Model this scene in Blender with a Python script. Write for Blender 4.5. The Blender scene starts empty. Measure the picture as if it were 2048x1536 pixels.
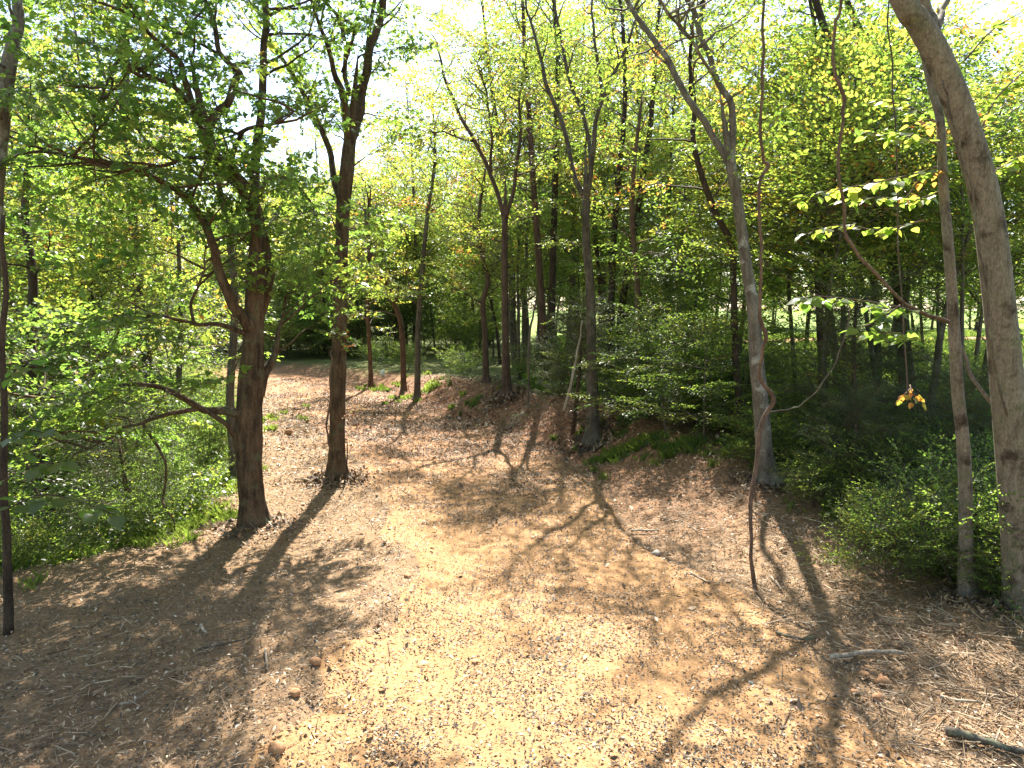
import bpy, math
import numpy as np
from mathutils import Matrix, Vector

# ------------------------------------------------------------------ camera, sky, sun, exposure
scene = bpy.context.scene
COL = scene.collection
CAM_H, PITCH, FPX = 3.0, math.radians(6.0), 1420.0
cam_data = bpy.data.cameras.new('camera')
cam_data.sensor_width = 36.0
cam_data.lens = 36.0 * FPX / 2048.0
cam_data.clip_start = 0.05
cam_data.clip_end = 3000.0
cam = bpy.data.objects.new('camera', cam_data)
cam.location = (0.0, 0.0, CAM_H)
cam.rotation_euler = (math.radians(90.0) - PITCH, 0.0, 0.0)
COL.objects.link(cam)
scene.camera = cam

SUN_EL, SUN_AZ = math.radians(52.0), math.radians(2.0)      # ahead of the camera, a touch to the right
world = bpy.data.worlds.new('World')
scene.world = world
world.use_nodes = True
wn = world.node_tree
bg = wn.nodes['Background']
sky = wn.nodes.new('ShaderNodeTexSky')
sky.sky_type = 'NISHITA'
sky.sun_disc = False
sky.sun_elevation = SUN_EL
sky.sun_rotation = SUN_AZ
sky.air_density = 1.0
sky.dust_density = 1.0
wn.links.new(sky.outputs[0], bg.inputs[0])
bg.inputs[1].default_value = 0.09
sun_data = bpy.data.lights.new('sun', 'SUN')
sun_data.energy = 5.0
sun_data.angle = math.radians(0.53)
sun_data.color = (1.0, 0.95, 0.87)
sun = bpy.data.objects.new('sun', sun_data)
sun.rotation_euler = (-(math.pi / 2 - SUN_EL), 0.0, -SUN_AZ)
COL.objects.link(sun)
vs = scene.view_settings
vs.view_transform = 'Standard'
vs.look = 'None'
vs.exposure = 2.18
vs.gamma = 1.0
vs.use_curve_mapping = False
cy = scene.cycles
cy.max_bounces = 6
cy.diffuse_bounces = 3
cy.glossy_bounces = 2
cy.transmission_bounces = 5
cy.transparent_max_bounces = 4
cy.sample_clamp_indirect = 6.0
cy.use_denoising = True

SUN_DIR = np.array([math.sin(SUN_AZ) * math.cos(SUN_EL), math.cos(SUN_AZ) * math.cos(SUN_EL), math.sin(SUN_EL)])
RNG = np.random.default_rng(11)

# ------------------------------------------------------------------ maths helpers
_LAT = np.random.default_rng(5).random((256, 256))


def noise2(u, v, pu=256):
    """smooth value noise in 0..1; u repeats after pu cells"""
    u = np.asarray(u, float); v = np.asarray(v, float)
    iu = np.floor(u).astype(int); iv = np.floor(v).astype(int)
    fu = u - iu; fv = v - iv
    fu = fu * fu * (3 - 2 * fu); fv = fv * fv * (3 - 2 * fv)
    a = _LAT[(iu % pu) % 256, iv % 256]; b = _LAT[((iu + 1) % pu) % 256, iv % 256]
    c = _LAT[(iu % pu) % 256, (iv + 1) % 256]; d = _LAT[((iu + 1) % pu) % 256, (iv + 1) % 256]
    return (a * (1 - fu) + b * fu) * (1 - fv) + (c * (1 - fu) + d * fu) * fv


def sstep(a, b, x):
    t = np.clip((np.asarray(x, float) - a) / (b - a), 0, 1)
    return t * t * (3 - 2 * t)


def ray(px, py):
    a = (px - 1024.0) / FPX; b = (768.0 - py) / FPX
    return np.array([a, math.cos(PITCH) + b * math.sin(PITCH), -math.sin(PITCH) + b * math.cos(PITCH)])


def at(px, py, depth):
    """the place at this forward distance on that line of sight"""
    r = ray(px, py)
    return np.array([0, 0, CAM_H]) + r * (depth / r[1])


def unit(v):
    v = np.asarray(v, float)
    return v / (np.linalg.norm(v) + 1e-9)


# ------------------------------------------------------------------ the lie of the land
PL_Y = np.array([-20, 3.0, 4.4, 5, 6.1, 7.1, 8.3, 11, 15, 19, 25, 29, 34, 40])
PL_X = np.array([-1.8, -1.75, -1.72, -1.7, -1.46, -1.2, -1.3, -2.25, -3.6, -5.8, -8.8, -13, -21, -34])
PR_Y = np.array([-20, 3.0, 4.4, 5.4, 7.1, 8.8, 12.3, 15, 17, 19.1, 25, 29, 34, 40])
PR_X = np.array([3.1, 2.95, 2.82, 2.6, 2.4, 1.85, 1.6, 1.0, 0.0, -1.5, -4.3, -6.6, -12, -24])
ED_Y = np.array([-20, 3, 5, 6.5, 7.8, 8.8, 9.9, 12, 15, 19, 24.5, 29, 34, 40])
ED_X = np.array([-12, -10.5, -8.6, -6.9, -5.7, -4.9, -4.2, -4.7, -5.4, -7.4, -10.4, -15, -23, -37])
BK_Y = np.array([-20, 6, 8, 10, 13, 16, 22, 26, 32, 45, 80])
BK_Z = np.array([0.0, 0.05, 0.15, 0.34, 0.60, 0.70, 0.70, 0.48, 0.33, 0.3, 0.0])


MOUNDS = [(-3.57, 9.6, .10, .6), (-3.07, 12.15, .08, .5), (3.6, 9.95, .08, .5), (4.27, 6.4, .05, .35), (4.62, 6.1, .08, .5), (1.72, 15.1, .1, .5), (-.16, 19.4, .1, .5)]


def path_l(y): return np.interp(y, PL_Y, PL_X)
def path_r(y): return np.interp(y, PR_Y, PR_X)
def edge_l(y): return np.interp(y, ED_Y, ED_X)


def H(x, y, fine=True):
    x = np.asarray(x, float); y = np.asarray(y, float)
    z = 0.10 * sstep(18, 32, y) + 0.0 * x
    dr = x - path_r(y) - (noise2(y * 0.9, 3.3 + 0 * y) - 0.5) * 0.5
    z = z + np.interp(y, BK_Y, BK_Z) * sstep(0.0, 1.9, dr) + 0.03 * sstep(-0.3, 0.4, dr)
    z = z + 0.012 * np.clip(dr - 6, 0, 60)
    dl = edge_l(y) - x
    z = z - 1.5 * sstep(-0.4, 4.2, dl) + 0.02 * np.clip(dl - 8, 0, 60) - 0.06 * sstep(0, 1.5, path_l(y) - x)
    inside = sstep(-0.25, 0.35, x - path_l(y)) * sstep(-0.25, 0.35, path_r(y) - x)
    out = 1 - inside
    # the graded left lip of the track
    z = z + 0.07 * np.exp(-((x - path_l(y) - 0.05) / 0.22) ** 2) * sstep(10, 8, y) * (0.4 + noise2(y * 1.7, 8.1 + 0 * y))
    for mx, my, mh, mw in MOUNDS:
        z = z + mh * np.exp(-((x - mx) ** 2 + (y - my) ** 2) / mw ** 2)
    if fine:
        z = z + (noise2(x * 0.35 + 40, y * 0.35 + 40) - 0.5) * (0.06 + 0.14 * out)
        z = z + (noise2(x * 1.9 + 7, y * 1.9 + 3) - 0.5) * (0.03 + 0.045 * out)
        z = z + (noise2(x * 5.3 + 9, y * 5.3 + 1) - 0.5) * (0.016 + 0.028 * out)
        s = (x - path_l(y)) / (path_r(y) - path_l(y))
        z = z - 0.03 * inside * (np.exp(-((s - 0.27) / 0.08) ** 2) + np.exp(-((s - 0.73) / 0.08) ** 2))
    return z


def Hs(x, y): return float(H(np.array([x]), np.array([y]))[0])


# ------------------------------------------------------------------ mesh helpers
class MB:
    """collects vertices and faces, links them as one mesh object"""
    def __init__(self):
        self.v, self.f4, self.f3, self.m4, self.m3, self.t, self.n = [], [], [], [], [], [], 0

    def add(self, v, f4=None, f3=None, mat=0, tint=0.5):
        v = np.asarray(v, float).reshape(-1, 3)
        if f4 is not None and len(f4):
            f4 = np.asarray(f4, int).reshape(-1, 4); self.f4.append(f4 + self.n)
            self.m4.append(np.full(len(f4), mat) if np.isscalar(mat) else mat)
        if f3 is not None and len(f3):
            f3 = np.asarray(f3, int).reshape(-1, 3); self.f3.append(f3 + self.n)
            self.m3.append(np.full(len(f3), mat) if np.isscalar(mat) else np.zeros(len(f3), int))
        self.v.append(v); self.t.append(np.full(len(v), tint) if np.isscalar(tint) else np.asarray(tint, float))
        self.n += len(v)

    def mesh(self, name, mats, smooth=False, origin=(0, 0, 0)):
        v = np.concatenate(self.v) - np.asarray(origin, float)
        f4 = np.concatenate(self.f4) if self.f4 else np.zeros((0, 4), int)
        f3 = np.concatenate(self.f3) if self.f3 else np.zeros((0, 3), int)
        m = np.concatenate([*(self.m4 or [np.zeros(0, int)]), *(self.m3 or [np.zeros(0, int)])]).astype(np.int32)
        loops = np.concatenate([f4.ravel(), f3.ravel()]).astype(np.int32)
        start = np.concatenate([np.arange(len(f4)) * 4, len(f4) * 4 + np.arange(len(f3)) * 3]).astype(np.int32)
        me = bpy.data.meshes.new(name)
        me.vertices.add(len(v)); me.loops.add(len(loops)); me.polygons.add(len(start))
        me.vertices.foreach_set('co', v.astype(np.float32).ravel())
        me.loops.foreach_set('vertex_index', loops)
        me.polygons.foreach_set('loop_start', start)
        for mt in (mats if isinstance(mats, (list, tuple)) else [mats]):
            me.materials.append(mt)
        me.polygons.foreach_set('material_index', m)
        me.update(calc_edges=True)
        a = me.attributes.new('tint', 'FLOAT', 'POINT')
        a.data.foreach_set('value', np.concatenate(self.t).astype(np.float32))
        if smooth:
            me.polygons.foreach_set('use_smooth', np.ones(len(start), bool))
        return me

    def build(self, name, mats, parent=None, smooth=False, origin=(0, 0, 0)):
        return link(name, self.mesh(name, mats, smooth, origin), parent)


def link(name, data, parent=None, loc=None):
    o = bpy.data.objects.new(name, data)
    COL.objects.link(o)
    if parent is not None: o.parent = parent
    if loc is not None: o.location = loc
    return o


def tag(o, label=None, cat=None, group=None, kind=None):
    if label: o['label'] = label
    if cat: o['category'] = cat
    if group: o['group'] = group
    if kind: o['kind'] = kind
    return o


def thing(name, label, cat, loc=(0, 0, 0), group=None):
    o = link(name, None, None, loc)
    o.empty_display_size = 0.2
    return tag(o, label, cat, group)


def copy_tree(o, parent=None):
    c = o.copy(); COL.objects.link(c); c.parent = parent
    for ch in o.children: copy_tree(ch, c)
    return c


def catmull(pts, k):
    pts = np.asarray(pts, float)
    if len(pts) < 3 or k < 2: return pts
    p = np.vstack([2 * pts[0] - pts[1], pts, 2 * pts[-1] - pts[-2]])
    out = []
    t = np.linspace(0, 1, k, endpoint=False)[:, None]
    for i in range(len(pts) - 1):
        a, b, c, d = p[i], p[i + 1], p[i + 2], p[i + 3]
        out.append(0.5 * (2 * b + (c - a) * t + (2 * a - 5 * b + 4 * c - d) * t ** 2 + (3 * b - a - 3 * c + d) * t ** 3))
    return np.vstack([*out, pts[-1:]])


def tube(pts, rad, seg=8, disp=None):
    pts = np.asarray(pts, float); rad = np.asarray(rad, float); n = len(pts)
    tan = np.gradient(pts, axis=0); tan /= np.linalg.norm(tan, axis=1)[:, None] + 1e-9
    ref = np.array([1.0, 0, 0]) if abs(tan[0, 0]) < 0.8 else np.array([0, 1.0, 0])
    U = np.zeros((n, 3)); W = np.zeros((n, 3)); u = ref
    for i in range(n):
        u = u - tan[i] * np.dot(u, tan[i]); u = u / (np.linalg.norm(u) + 1e-9)
        U[i] = u; W[i] = np.cross(tan[i], u)
    th = np.linspace(0, 2 * np.pi, seg, endpoint=False)
    s = np.concatenate([[0], np.cumsum(np.linalg.norm(np.diff(pts, axis=0), axis=1))])
    R = rad[:, None] * np.ones((1, seg))
    if disp is not None:
        R = R + disp(th[None, :] / (2 * np.pi) + 0 * s[:, None], s[:, None] + 0 * th[None, :], R)
    v = pts[:, None, :] + R[..., None] * (np.cos(th)[None, :, None] * U[:, None, :] + np.sin(th)[None, :, None] * W[:, None, :])
    v = v.reshape(-1, 3)
    i, j = np.meshgrid(np.arange(n - 1), np.arange(seg), indexing='ij')
    a = i * seg + j; b = i * seg + (j + 1) % seg
    f = np.stack([a, b, b + seg, a + seg], -1).reshape(-1, 4)
    v = np.vstack([v, pts[:1], pts[-1:]])
    k = np.arange(seg)
    caps = np.vstack([np.stack([np.full(seg, n * seg), (k + 1) % seg, k], -1),
                      np.stack([np.full(seg, n * seg + 1), (n - 1) * seg + k, (n - 1) * seg + (k + 1) % seg], -1)])
    return v, f, caps


# ------------------------------------------------------------------ materials
def new_mat(name):
    m = bpy.data.materials.new(name); m.use_nodes = True
    nt = m.node_tree
    return m, nt, nt.nodes['Principled BSDF'], nt.nodes['Material Output']


def N(nt, kind, **kw):
    n = nt.nodes.new(kind)
    for k, v in kw.items():
        if k.startswith('i_'):
            key = k[2:]
            n.inputs[int(key) if key.isdigit() else key].default_value = v
        else: setattr(n, k, v)
    return n


def ramp(nt, stops, fac=None):
    r = nt.nodes.new('ShaderNodeValToRGB')
    e = r.color_ramp.elements
    while len(e) < len(stops): e.new(0.5)
    for el, (p, c) in zip(e, stops):
        el.position = p; el.color = (*c, 1)
    if fac is not None: nt.links.new(fac, r.inputs[0])
    return r


def mix(nt, fac, a, b, mode='MIX'):
    m = nt.nodes.new('ShaderNodeMix'); m.data_type = 'RGBA'; m.blend_type = mode
    for sock, val in ((m.inputs[0], fac), (m.inputs[6], a), (m.inputs[7], b)):
        if isinstance(val, (int, float)): sock.default_value = val
        elif isinstance(val, tuple): sock.default_value = (*val, 1)
        else: nt.links.new(val, sock)
    return m.outputs[2]


def noise_node(nt, scale, detail=4, rough=0.6, vec=None, stretch=None):
    n = N(nt, 'ShaderNodeTexNoise', i_Scale=scale, i_Detail=detail, i_Roughness=rough)
    if vec is None:
        tc = N(nt, 'ShaderNodeTexCoord'); vec = tc.outputs['Object']
    if stretch:
        mp = N(nt, 'ShaderNodeMapping'); mp.inputs['Scale'].default_value = stretch
        nt.links.new(vec, mp.inputs[0]); vec = mp.outputs[0]
    nt.links.new(vec, n.inputs['Vector'])
    return n.outputs[0]


def leaf_material(name, refl, trans, rough=0.34, amount=0.63, spec=0.5):
    """refl, trans: colour stops over the leaf's own tint (green to yellow to rust)"""
    m, nt, p, out = new_mat(name)
    a = N(nt, 'ShaderNodeAttribute', attribute_name='tint')
    r1 = ramp(nt, refl, a.outputs['Fac']); r2 = ramp(nt, trans, a.outputs['Fac'])
    nt.links.new(r1.outputs[0], p.inputs['Base Color'])
    p.inputs['Roughness'].default_value = rough
    p.inputs['Specular IOR Level'].default_value = spec
    tr = N(nt, 'ShaderNodeBsdfTranslucent'); nt.links.new(r2.outputs[0], tr.inputs[0])
    mx = N(nt, 'ShaderNodeMixShader', i_0=amount)
    nt.links.new(p.outputs[0], mx.inputs[1]); nt.links.new(tr.outputs[0], mx.inputs[2])
    nt.links.new(mx.outputs[0], out.inputs[0])
    return m


REFL = [(0.0, (.030, .054, .024)), (0.35, (.052, .085, .034)), (0.62, (.082, .115, .042)), (0.80, (.15, .155, .046)), (0.90, (.24, .14, .04)), (1.0, (.22, .055, .025))]
TRAN = [(0.0, (.10, .19, .035)), (0.35, (.20, .35, .05)), (0.62, (.34, .47, .06)), (0.80, (.54, .54, .07)), (0.90, (.68, .40, .06)), (1.0, (.55, .13, .04))]
M_LEAF = leaf_material('leaf_green', REFL, TRAN)
M_CEDAR = leaf_material('cedar_needle', [(0, (.035, .055, .022)), (1, (.085, .105, .045))], [(0, (.06, .10, .02)), (1, (.16, .20, .05))], 0.6, 0.3, 0.3)
M_GRASS = leaf_material('grass_blade', [(0, (.045, .085, .022)), (1, (.12, .15, .04))], [(0, (.14, .26, .03)), (1, (.34, .40, .06))], 0.5, 0.5, 0.4)


def bark_material(name, dark, light, blotch=None, blotch_at=(0.56, 0.64), vscale=14, bump=0.5, rough=0.85, moss=None):
    m, nt, p, out = new_mat(name)
    n1 = noise_node(nt, vscale, 6, 0.65, stretch=(1, 1, 0.16))
    n2 = noise_node(nt, 3.0, 3, 0.6)
    c = ramp(nt, [(0.38, dark), (0.62, light)], n1).outputs[0]
    c = mix(nt, 0.35, c, ramp(nt, [(0.3, tuple(x * 0.55 for x in dark)), (0.7, tuple(min(1, x * 1.25) for x in light))], n2).outputs[0])
    if blotch:
        n3 = noise_node(nt, 4.2, 5, 0.6)
        f = ramp(nt, [(blotch_at[0], (0, 0, 0)), (blotch_at[1], (1, 1, 1))], n3)
        c = mix(nt, f.outputs[0], c, blotch)
    if moss:
        n4 = noise_node(nt, 6.0, 4, 0.6)
        f = ramp(nt, [(0.55, (0, 0, 0)), (0.68, (1, 1, 1))], n4)
        c = mix(nt, f.outputs[0], c, moss)
    n5 = noise_node(nt, 70.0, 4, 0.7, stretch=(1, 1, 0.45))
    c = mix(nt, 0.55, c, ramp(nt, [(0.36, (.22, .21, .20)), (0.5, (.5, .5, .5)), (0.64, (.80, .79, .77))], n5).outputs[0], 'OVERLAY')
    nt.links.new(c, p.inputs['Base Color'])
    p.inputs['Roughness'].default_value = rough
    p.inputs['Specular IOR Level'].default_value = 0.25
    b = N(nt, 'ShaderNodeBump', i_Strength=bump, i_Distance=0.04)
    nt.links.new(n1, b.inputs['Height']); nt.links.new(b.outputs[0], p.inputs['Normal'])
    return m


M_BARK = {
    'brown': bark_material('bark_furrowed_brown', (.026, .016, .009), (.15, .094, .052), vscale=17, bump=1.0, moss=(.10, .095, .05)),
    'grey': bark_material('bark_smooth_grey', (.115, .092, .066), (.215, .182, .138), blotch=(.050, .036, .024), blotch_at=(.55, .66), vscale=24, bump=0.35, moss=(.13, .125, .075)),
    'lichen': bark_material('bark_lichen_grey', (.070, .056, .040), (.19, .165, .13), blotch=(.31, .30, .26), blotch_at=(.56, .66), vscale=16, bump=0.4),
    'dark': bark_material('bark_dark', (.022, .015, .010), (.080, .055, .037), vscale=18, bump=0.6),
    'red': bark_material('bark_reddish', (.045, .026, .017), (.14, .088, .060), vscale=18, bump=0.6),
    'vine': bark_material('bark_vine', (.075, .045, .029), (.19, .122, .082), vscale=26, bump=0.5),
    'dead': bark_material('wood_weathered', (.17, .125, .085), (.42, .34, .25), vscale=22, bump=0.4),
    'mid': bark_material('bark_greybrown', (.050, .038, .027), (.15, .120, .088), vscale=16, bump=0.5, moss=(.14, .15, .09)),
}


def ground_material():
    m, nt, p, out = new_mat('forest_floor')
    veg = N(nt, 'ShaderNodeAttribute', attribute_name='veg').outputs['Fac']
    clay = N(nt, 'ShaderNodeAttribute', attribute_name='clay').outputs['Fac']
    n1 = noise_node(nt, 1.1, 6, 0.65); n2 = noise_node(nt, 34.0, 3, 0.7); n3 = noise_node(nt, 7.0, 5, 0.7)
    lit = ramp(nt, [(0.25, (.065, .044, .027)), (0.5, (.185, .125, .073)), (0.8, (.36, .265, .165))], n2).outputs[0]
    lit = mix(nt, ramp(nt, [(0.30, (0, 0, 0)), (0.70, (.8, .8, .8))], n3).outputs[0], lit, (.255, .145, .070))
    cl = ramp(nt, [(0.3, (.16, .062, .032)), (0.7, (.34, .165, .090))], n3).outputs[0]
    gr = ramp(nt, [(0.3, (.045, .055, .018)), (0.7, (.12, .15, .035))], n1).outputs[0]
    gr = mix(nt, ramp(nt, [(0.45, (0, 0, 0)), (0.75, (.8, .8, .8))], n3).outputs[0], gr, (.13, .085, .045))
    fld = N(nt, 'ShaderNodeAttribute', attribute_name='field').outputs['Fac']
    gf = ramp(nt, [(0.3, (.10, .16, .03)), (0.7, (.20, .26, .05))], n1).outputs[0]
    c = mix(nt, clay, lit, cl); c = mix(nt, veg, c, gr); c = mix(nt, fld, c, gf)
    nt.links.new(c, p.inputs['Base Color'])
    p.inputs['Roughness'].default_value = 0.95; p.inputs['Specular IOR Level'].default_value = 0.15
    b = N(nt, 'ShaderNodeBump', i_Strength=0.7, i_Distance=0.03)
    nt.links.new(n2, b.inputs['Height']); nt.links.new(b.outputs[0], p.inputs['Normal'])
    return m


def soil_material():
    m, nt, p, out = new_mat('tan_soil')
    n1 = noise_node(nt, 0.9, 5, 0.6); n2 = noise_node(nt, 11.0, 6, 0.7); n3 = noise_node(nt, 60.0, 3, 0.7)
    far = N(nt, 'ShaderNodeAttribute', attribute_name='tint').outputs['Fac']
    c = ramp(nt, [(0.25, (.20, .088, .033)), (0.55, (.32, .158, .066)), (0.8, (.42, .235, .112))], n1).outputs[0]
    c = mix(nt, 0.5, c, ramp(nt, [(0.3, (.17, .082, .032)), (0.65, (.40, .235, .105))], n2).outputs[0])
    c = mix(nt, 0.30, c, ramp(nt, [(0.35, (.13, .07, .032)), (0.65, (.54, .37, .20))], n3).outputs[0])
    c = mix(nt, far, c, ramp(nt, [(0.3, (.27, .125, .062)), (0.7, (.48, .275, .155))], n2).outputs[0])
    nt.links.new(c, p.inputs['Base Color'])
    p.inputs['Roughness'].default_value = 0.95; p.inputs['Specular IOR Level'].default_value = 0.12
    b = N(nt, 'ShaderNodeBump', i_Strength=0.6, i_Distance=0.02)
    ad = N(nt, 'ShaderNodeMath', operation='ADD'); nt.links.new(n2, ad.inputs[0]); nt.links.new(n3, ad.inputs[1])
    nt.links.new(ad.outputs[0], b.inputs['Height']); nt.links.new(b.outputs[0], p.inputs['Normal'])
    return m


def tint_material(name, stops, rough=0.8, spec=0.3):
    m, nt, p, out = new_mat(name)
    a = N(nt, 'ShaderNodeAttribute', attribute_name='tint')
    r = ramp(nt, stops, a.outputs['Fac'])
    nt.links.new(r.outputs[0], p.inputs['Base Color'])
    p.inputs['Roughness'].default_value = rough; p.inputs['Specular IOR Level'].default_value = spec
    return m


M_GROUND = ground_material()
M_SOIL = soil_material()
M_CHIP = tint_material('fallen_leaf', [(0, (.030, .026, .020)), (0.35, (.085, .062, .042)), (0.6, (.24, .145, .075)), (0.85, (.42, .295, .175)), (1, (.60, .50, .38))], 0.7, 0.35)
M_STICK = tint_material('broken_wood', [(0, (.06, .042, .03)), (0.5, (.24, .165, .10)), (1, (.52, .40, .27))], 0.8, 0.2)


def stone_material(name, a, b):
    m, nt, p, out = new_mat(name)
    n = noise_node(nt, 18, 5, 0.65)
    nt.links.new(ramp(nt, [(0.3, a), (0.7, b)], n).outputs[0], p.inputs['Base Color'])
    p.inputs['Roughness'].default_value = 0.95
    bm = N(nt, 'ShaderNodeBump', i_Strength=0.6, i_Distance=0.02); nt.links.new(n, bm.inputs['Height']); nt.links.new(bm.outputs[0], p.inputs['Normal'])
    return m


M_CLOD = stone_material('orange_clay_clod', (.27, .12, .05), (.46, .26, .13))
M_STONE = stone_material('pale_stone', (.20, .175, .14), (.36, .33, .28))
M_PLASTIC = stone_material('pale_plastic', (.55, .66, .66), (.68, .76, .76))

# ------------------------------------------------------------------ ground, field track and dirt path
def axis(lo, hi, flo, fhi, fine, grow):
    mid = np.arange(flo, fhi + 1e-6, fine)
    up, s = [fhi], fine
    while up[-1] < hi: s *= grow; up.append(up[-1] + s)
    dn, s = [flo], fine
    while dn[-1] > lo: s *= grow; dn.append(dn[-1] - s)
    return np.concatenate([dn[:0:-1], mid, up[1:]])


gx = axis(-900, 900, -8, 8, 0.085, 1.07)
gy = axis(-80, 1600, 2.6, 14, 0.085, 1.05)
X, Y = np.meshgrid(gx, gy)
Z = H(X, Y)
s_in = sstep(0.10, 0.45, X - path_l(Y)) * sstep(0.10, 0.45, path_r(Y) - X) * (Y < 39)
Z = Z - 0.06 * s_in
flat = sstep(60, 120, np.hypot(X, Y))
Z = Z * (1 - flat) + 0.6 * flat
nx, ny = len(gx), len(gy)
i, j = np.meshgrid(np.arange(ny - 1), np.arange(nx - 1), indexing='ij')
a = i * nx + j
mb = MB(); mb.add(np.stack([X, Y, Z], -1).reshape(-1, 3), np.stack([a, a + 1, a + nx + 1, a + nx], -1).reshape(-1, 4))
ground = tag(mb.build('ground', M_GROUND, smooth=True), kind='structure', label='forest floor of brown leaf litter with green growth under the trees')


def veg_at(x, y):
    nz = (noise2(x * 0.8 + 11, y * 0.8 + 5) - 0.5) * 1.6
    left = sstep(-0.2, 1.1, edge_l(y) - x + nz * 0.5)
    dr = x - path_r(y)
    lim = np.interp(y, [0, 6, 8, 10, 13, 20, 30], [2.4, 2.2, 2.1, 2.5, 2.6, 2.3, 1.4])
    right = sstep(-0.3, 0.9, dr - lim + nz * 0.6)
    return np.maximum(left, right)


def field_at(x, y):
    # sunny open grass beyond the wood, ahead and to the right
    nz = (noise2(x * 0.12, y * 0.12) - 0.5) * 8
    return np.maximum(sstep(26, 32, y + x * 0.25 + nz - 4) * sstep(-2, 4, x - 0.02 * y), sstep(55, 75, np.hypot(x, y)))


clay = sstep(-0.5, 0.2, X - path_r(Y)) * sstep(2.5, 1.7, X - path_r(Y)) * np.interp(Y, [8, 10.5, 14, 24, 30], [0, .4, .75, .75, .4])
for nm, val in (('veg', veg_at(X, Y)), ('clay', clay), ('field', field_at(X, Y) * 0.95)):
    at_ = ground.data.attributes.new(nm, 'FLOAT', 'POINT'); at_.data.foreach_set('value', val.astype(np.float32).ravel())

py_ = np.concatenate([np.arange(-15, 2.6, 0.4), np.arange(2.6, 14, 0.08), np.arange(14, 24, 0.16), np.arange(24, 39, 0.3)])
ps = np.linspace(0, 1, 61)
S, PY = np.meshgrid(ps, py_)
lx = path_l(PY) + (noise2(PY * 1.4, 21 + 0 * PY) - 0.5) * 0.5; rx = path_r(PY) + (noise2(PY * 1.2, 33 + 0 * PY) - 0.5) * 0.5
PX = lx + S * (rx - lx)
PZ = H(PX, PY) + 0.012 - 0.05 * (sstep(0.05, 0.0, S) + sstep(0.95, 1.0, S))
n_s, n_p = len(ps), len(py_)
i, j = np.meshgrid(np.arange(n_p - 1), np.arange(n_s - 1), indexing='ij'); a = i * n_s + j
mb = MB(); mb.add(np.stack([PX, PY, PZ], -1).reshape(-1, 3), np.stack([a, a + 1, a + n_s + 1, a + n_s], -1).reshape(-1, 4), tint=sstep(9, 17, PY).ravel() * 0.75)
tag(mb.build('dirt_path', M_SOIL, smooth=True), kind='structure', label='cleared tan dirt path bending to the left through the trees')

# a bare red-earth track across the sunny field
tx = np.linspace(12, 90, 60); tyc = 44 + 3 * np.sin(tx * 0.05)
TX = np.repeat(tx[:, None], 5, 1); TY = tyc[:, None] + np.linspace(-2.2, 2.2, 5)[None, :]
mb = MB(); i, j = np.meshgrid(np.arange(59), np.arange(4), indexing='ij'); a = i * 5 + j
hz = H(TX, TY); fl = sstep(60, 120, np.hypot(TX, TY)); hz = hz * (1 - fl) + 0.6 * fl
mb.add(np.stack([TX, TY, hz + 0.10], -1).reshape(-1, 3), np.stack([a, a + 1, a + 6, a + 5], -1).reshape(-1, 4), tint=0.8)
tag(mb.build('field_track', M_SOIL, smooth=True), kind='structure', label='strip of bare reddish earth across the sunny field')

# ------------------------------------------------------------------ leaves and sprays
def leaf_simple(L, w):
    v = np.array([[0, 0, 0], [.48 * L, -w / 2, .10 * L], [L, 0, -.08 * L], [.48 * L, w / 2, .10 * L]])
    return v, np.array([[0, 1, 2, 3]])


def leaf_oval(L, w):
    v = np.array([[0, 0, 0], [.28 * L, -w * .46, .05 * L], [.66 * L, -w * .42, .05 * L], [L, 0, -.12 * L], [.66 * L, w * .42, .05 * L], [.28 * L, w * .46, .05 * L]])
    return v, np.array([[0, 1, 2, 3], [0, 3, 4, 5]])


def leaf_lobed(L, w):
    vs_, fs = [], []
    for k, (ang, ln) in enumerate(((0, 1.0), (0.85, .82), (-0.85, .82))):
        c, s = math.cos(ang), math.sin(ang)
        q = np.array([[0, 0, 0], [.55, -.27, .04], [1, 0, -.10], [.55, .27, .04]]) * [L * ln, L * ln, L]
        q = np.stack([q[:, 0] * c - q[:, 1] * s, q[:, 0] * s + q[:, 1] * c, q[:, 2] + .004 * k], -1)
        vs_.append(q); fs.append(np.array([[0, 1, 2, 3]]) + 4 * k)
    return np.vstack(vs_), np.vstack(fs)


def rot_from(xd, up):
    x = unit(xd); y = unit(np.cross(up, x)); z = np.cross(x, y)
    return np.stack([x, y, z], 1)


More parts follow.
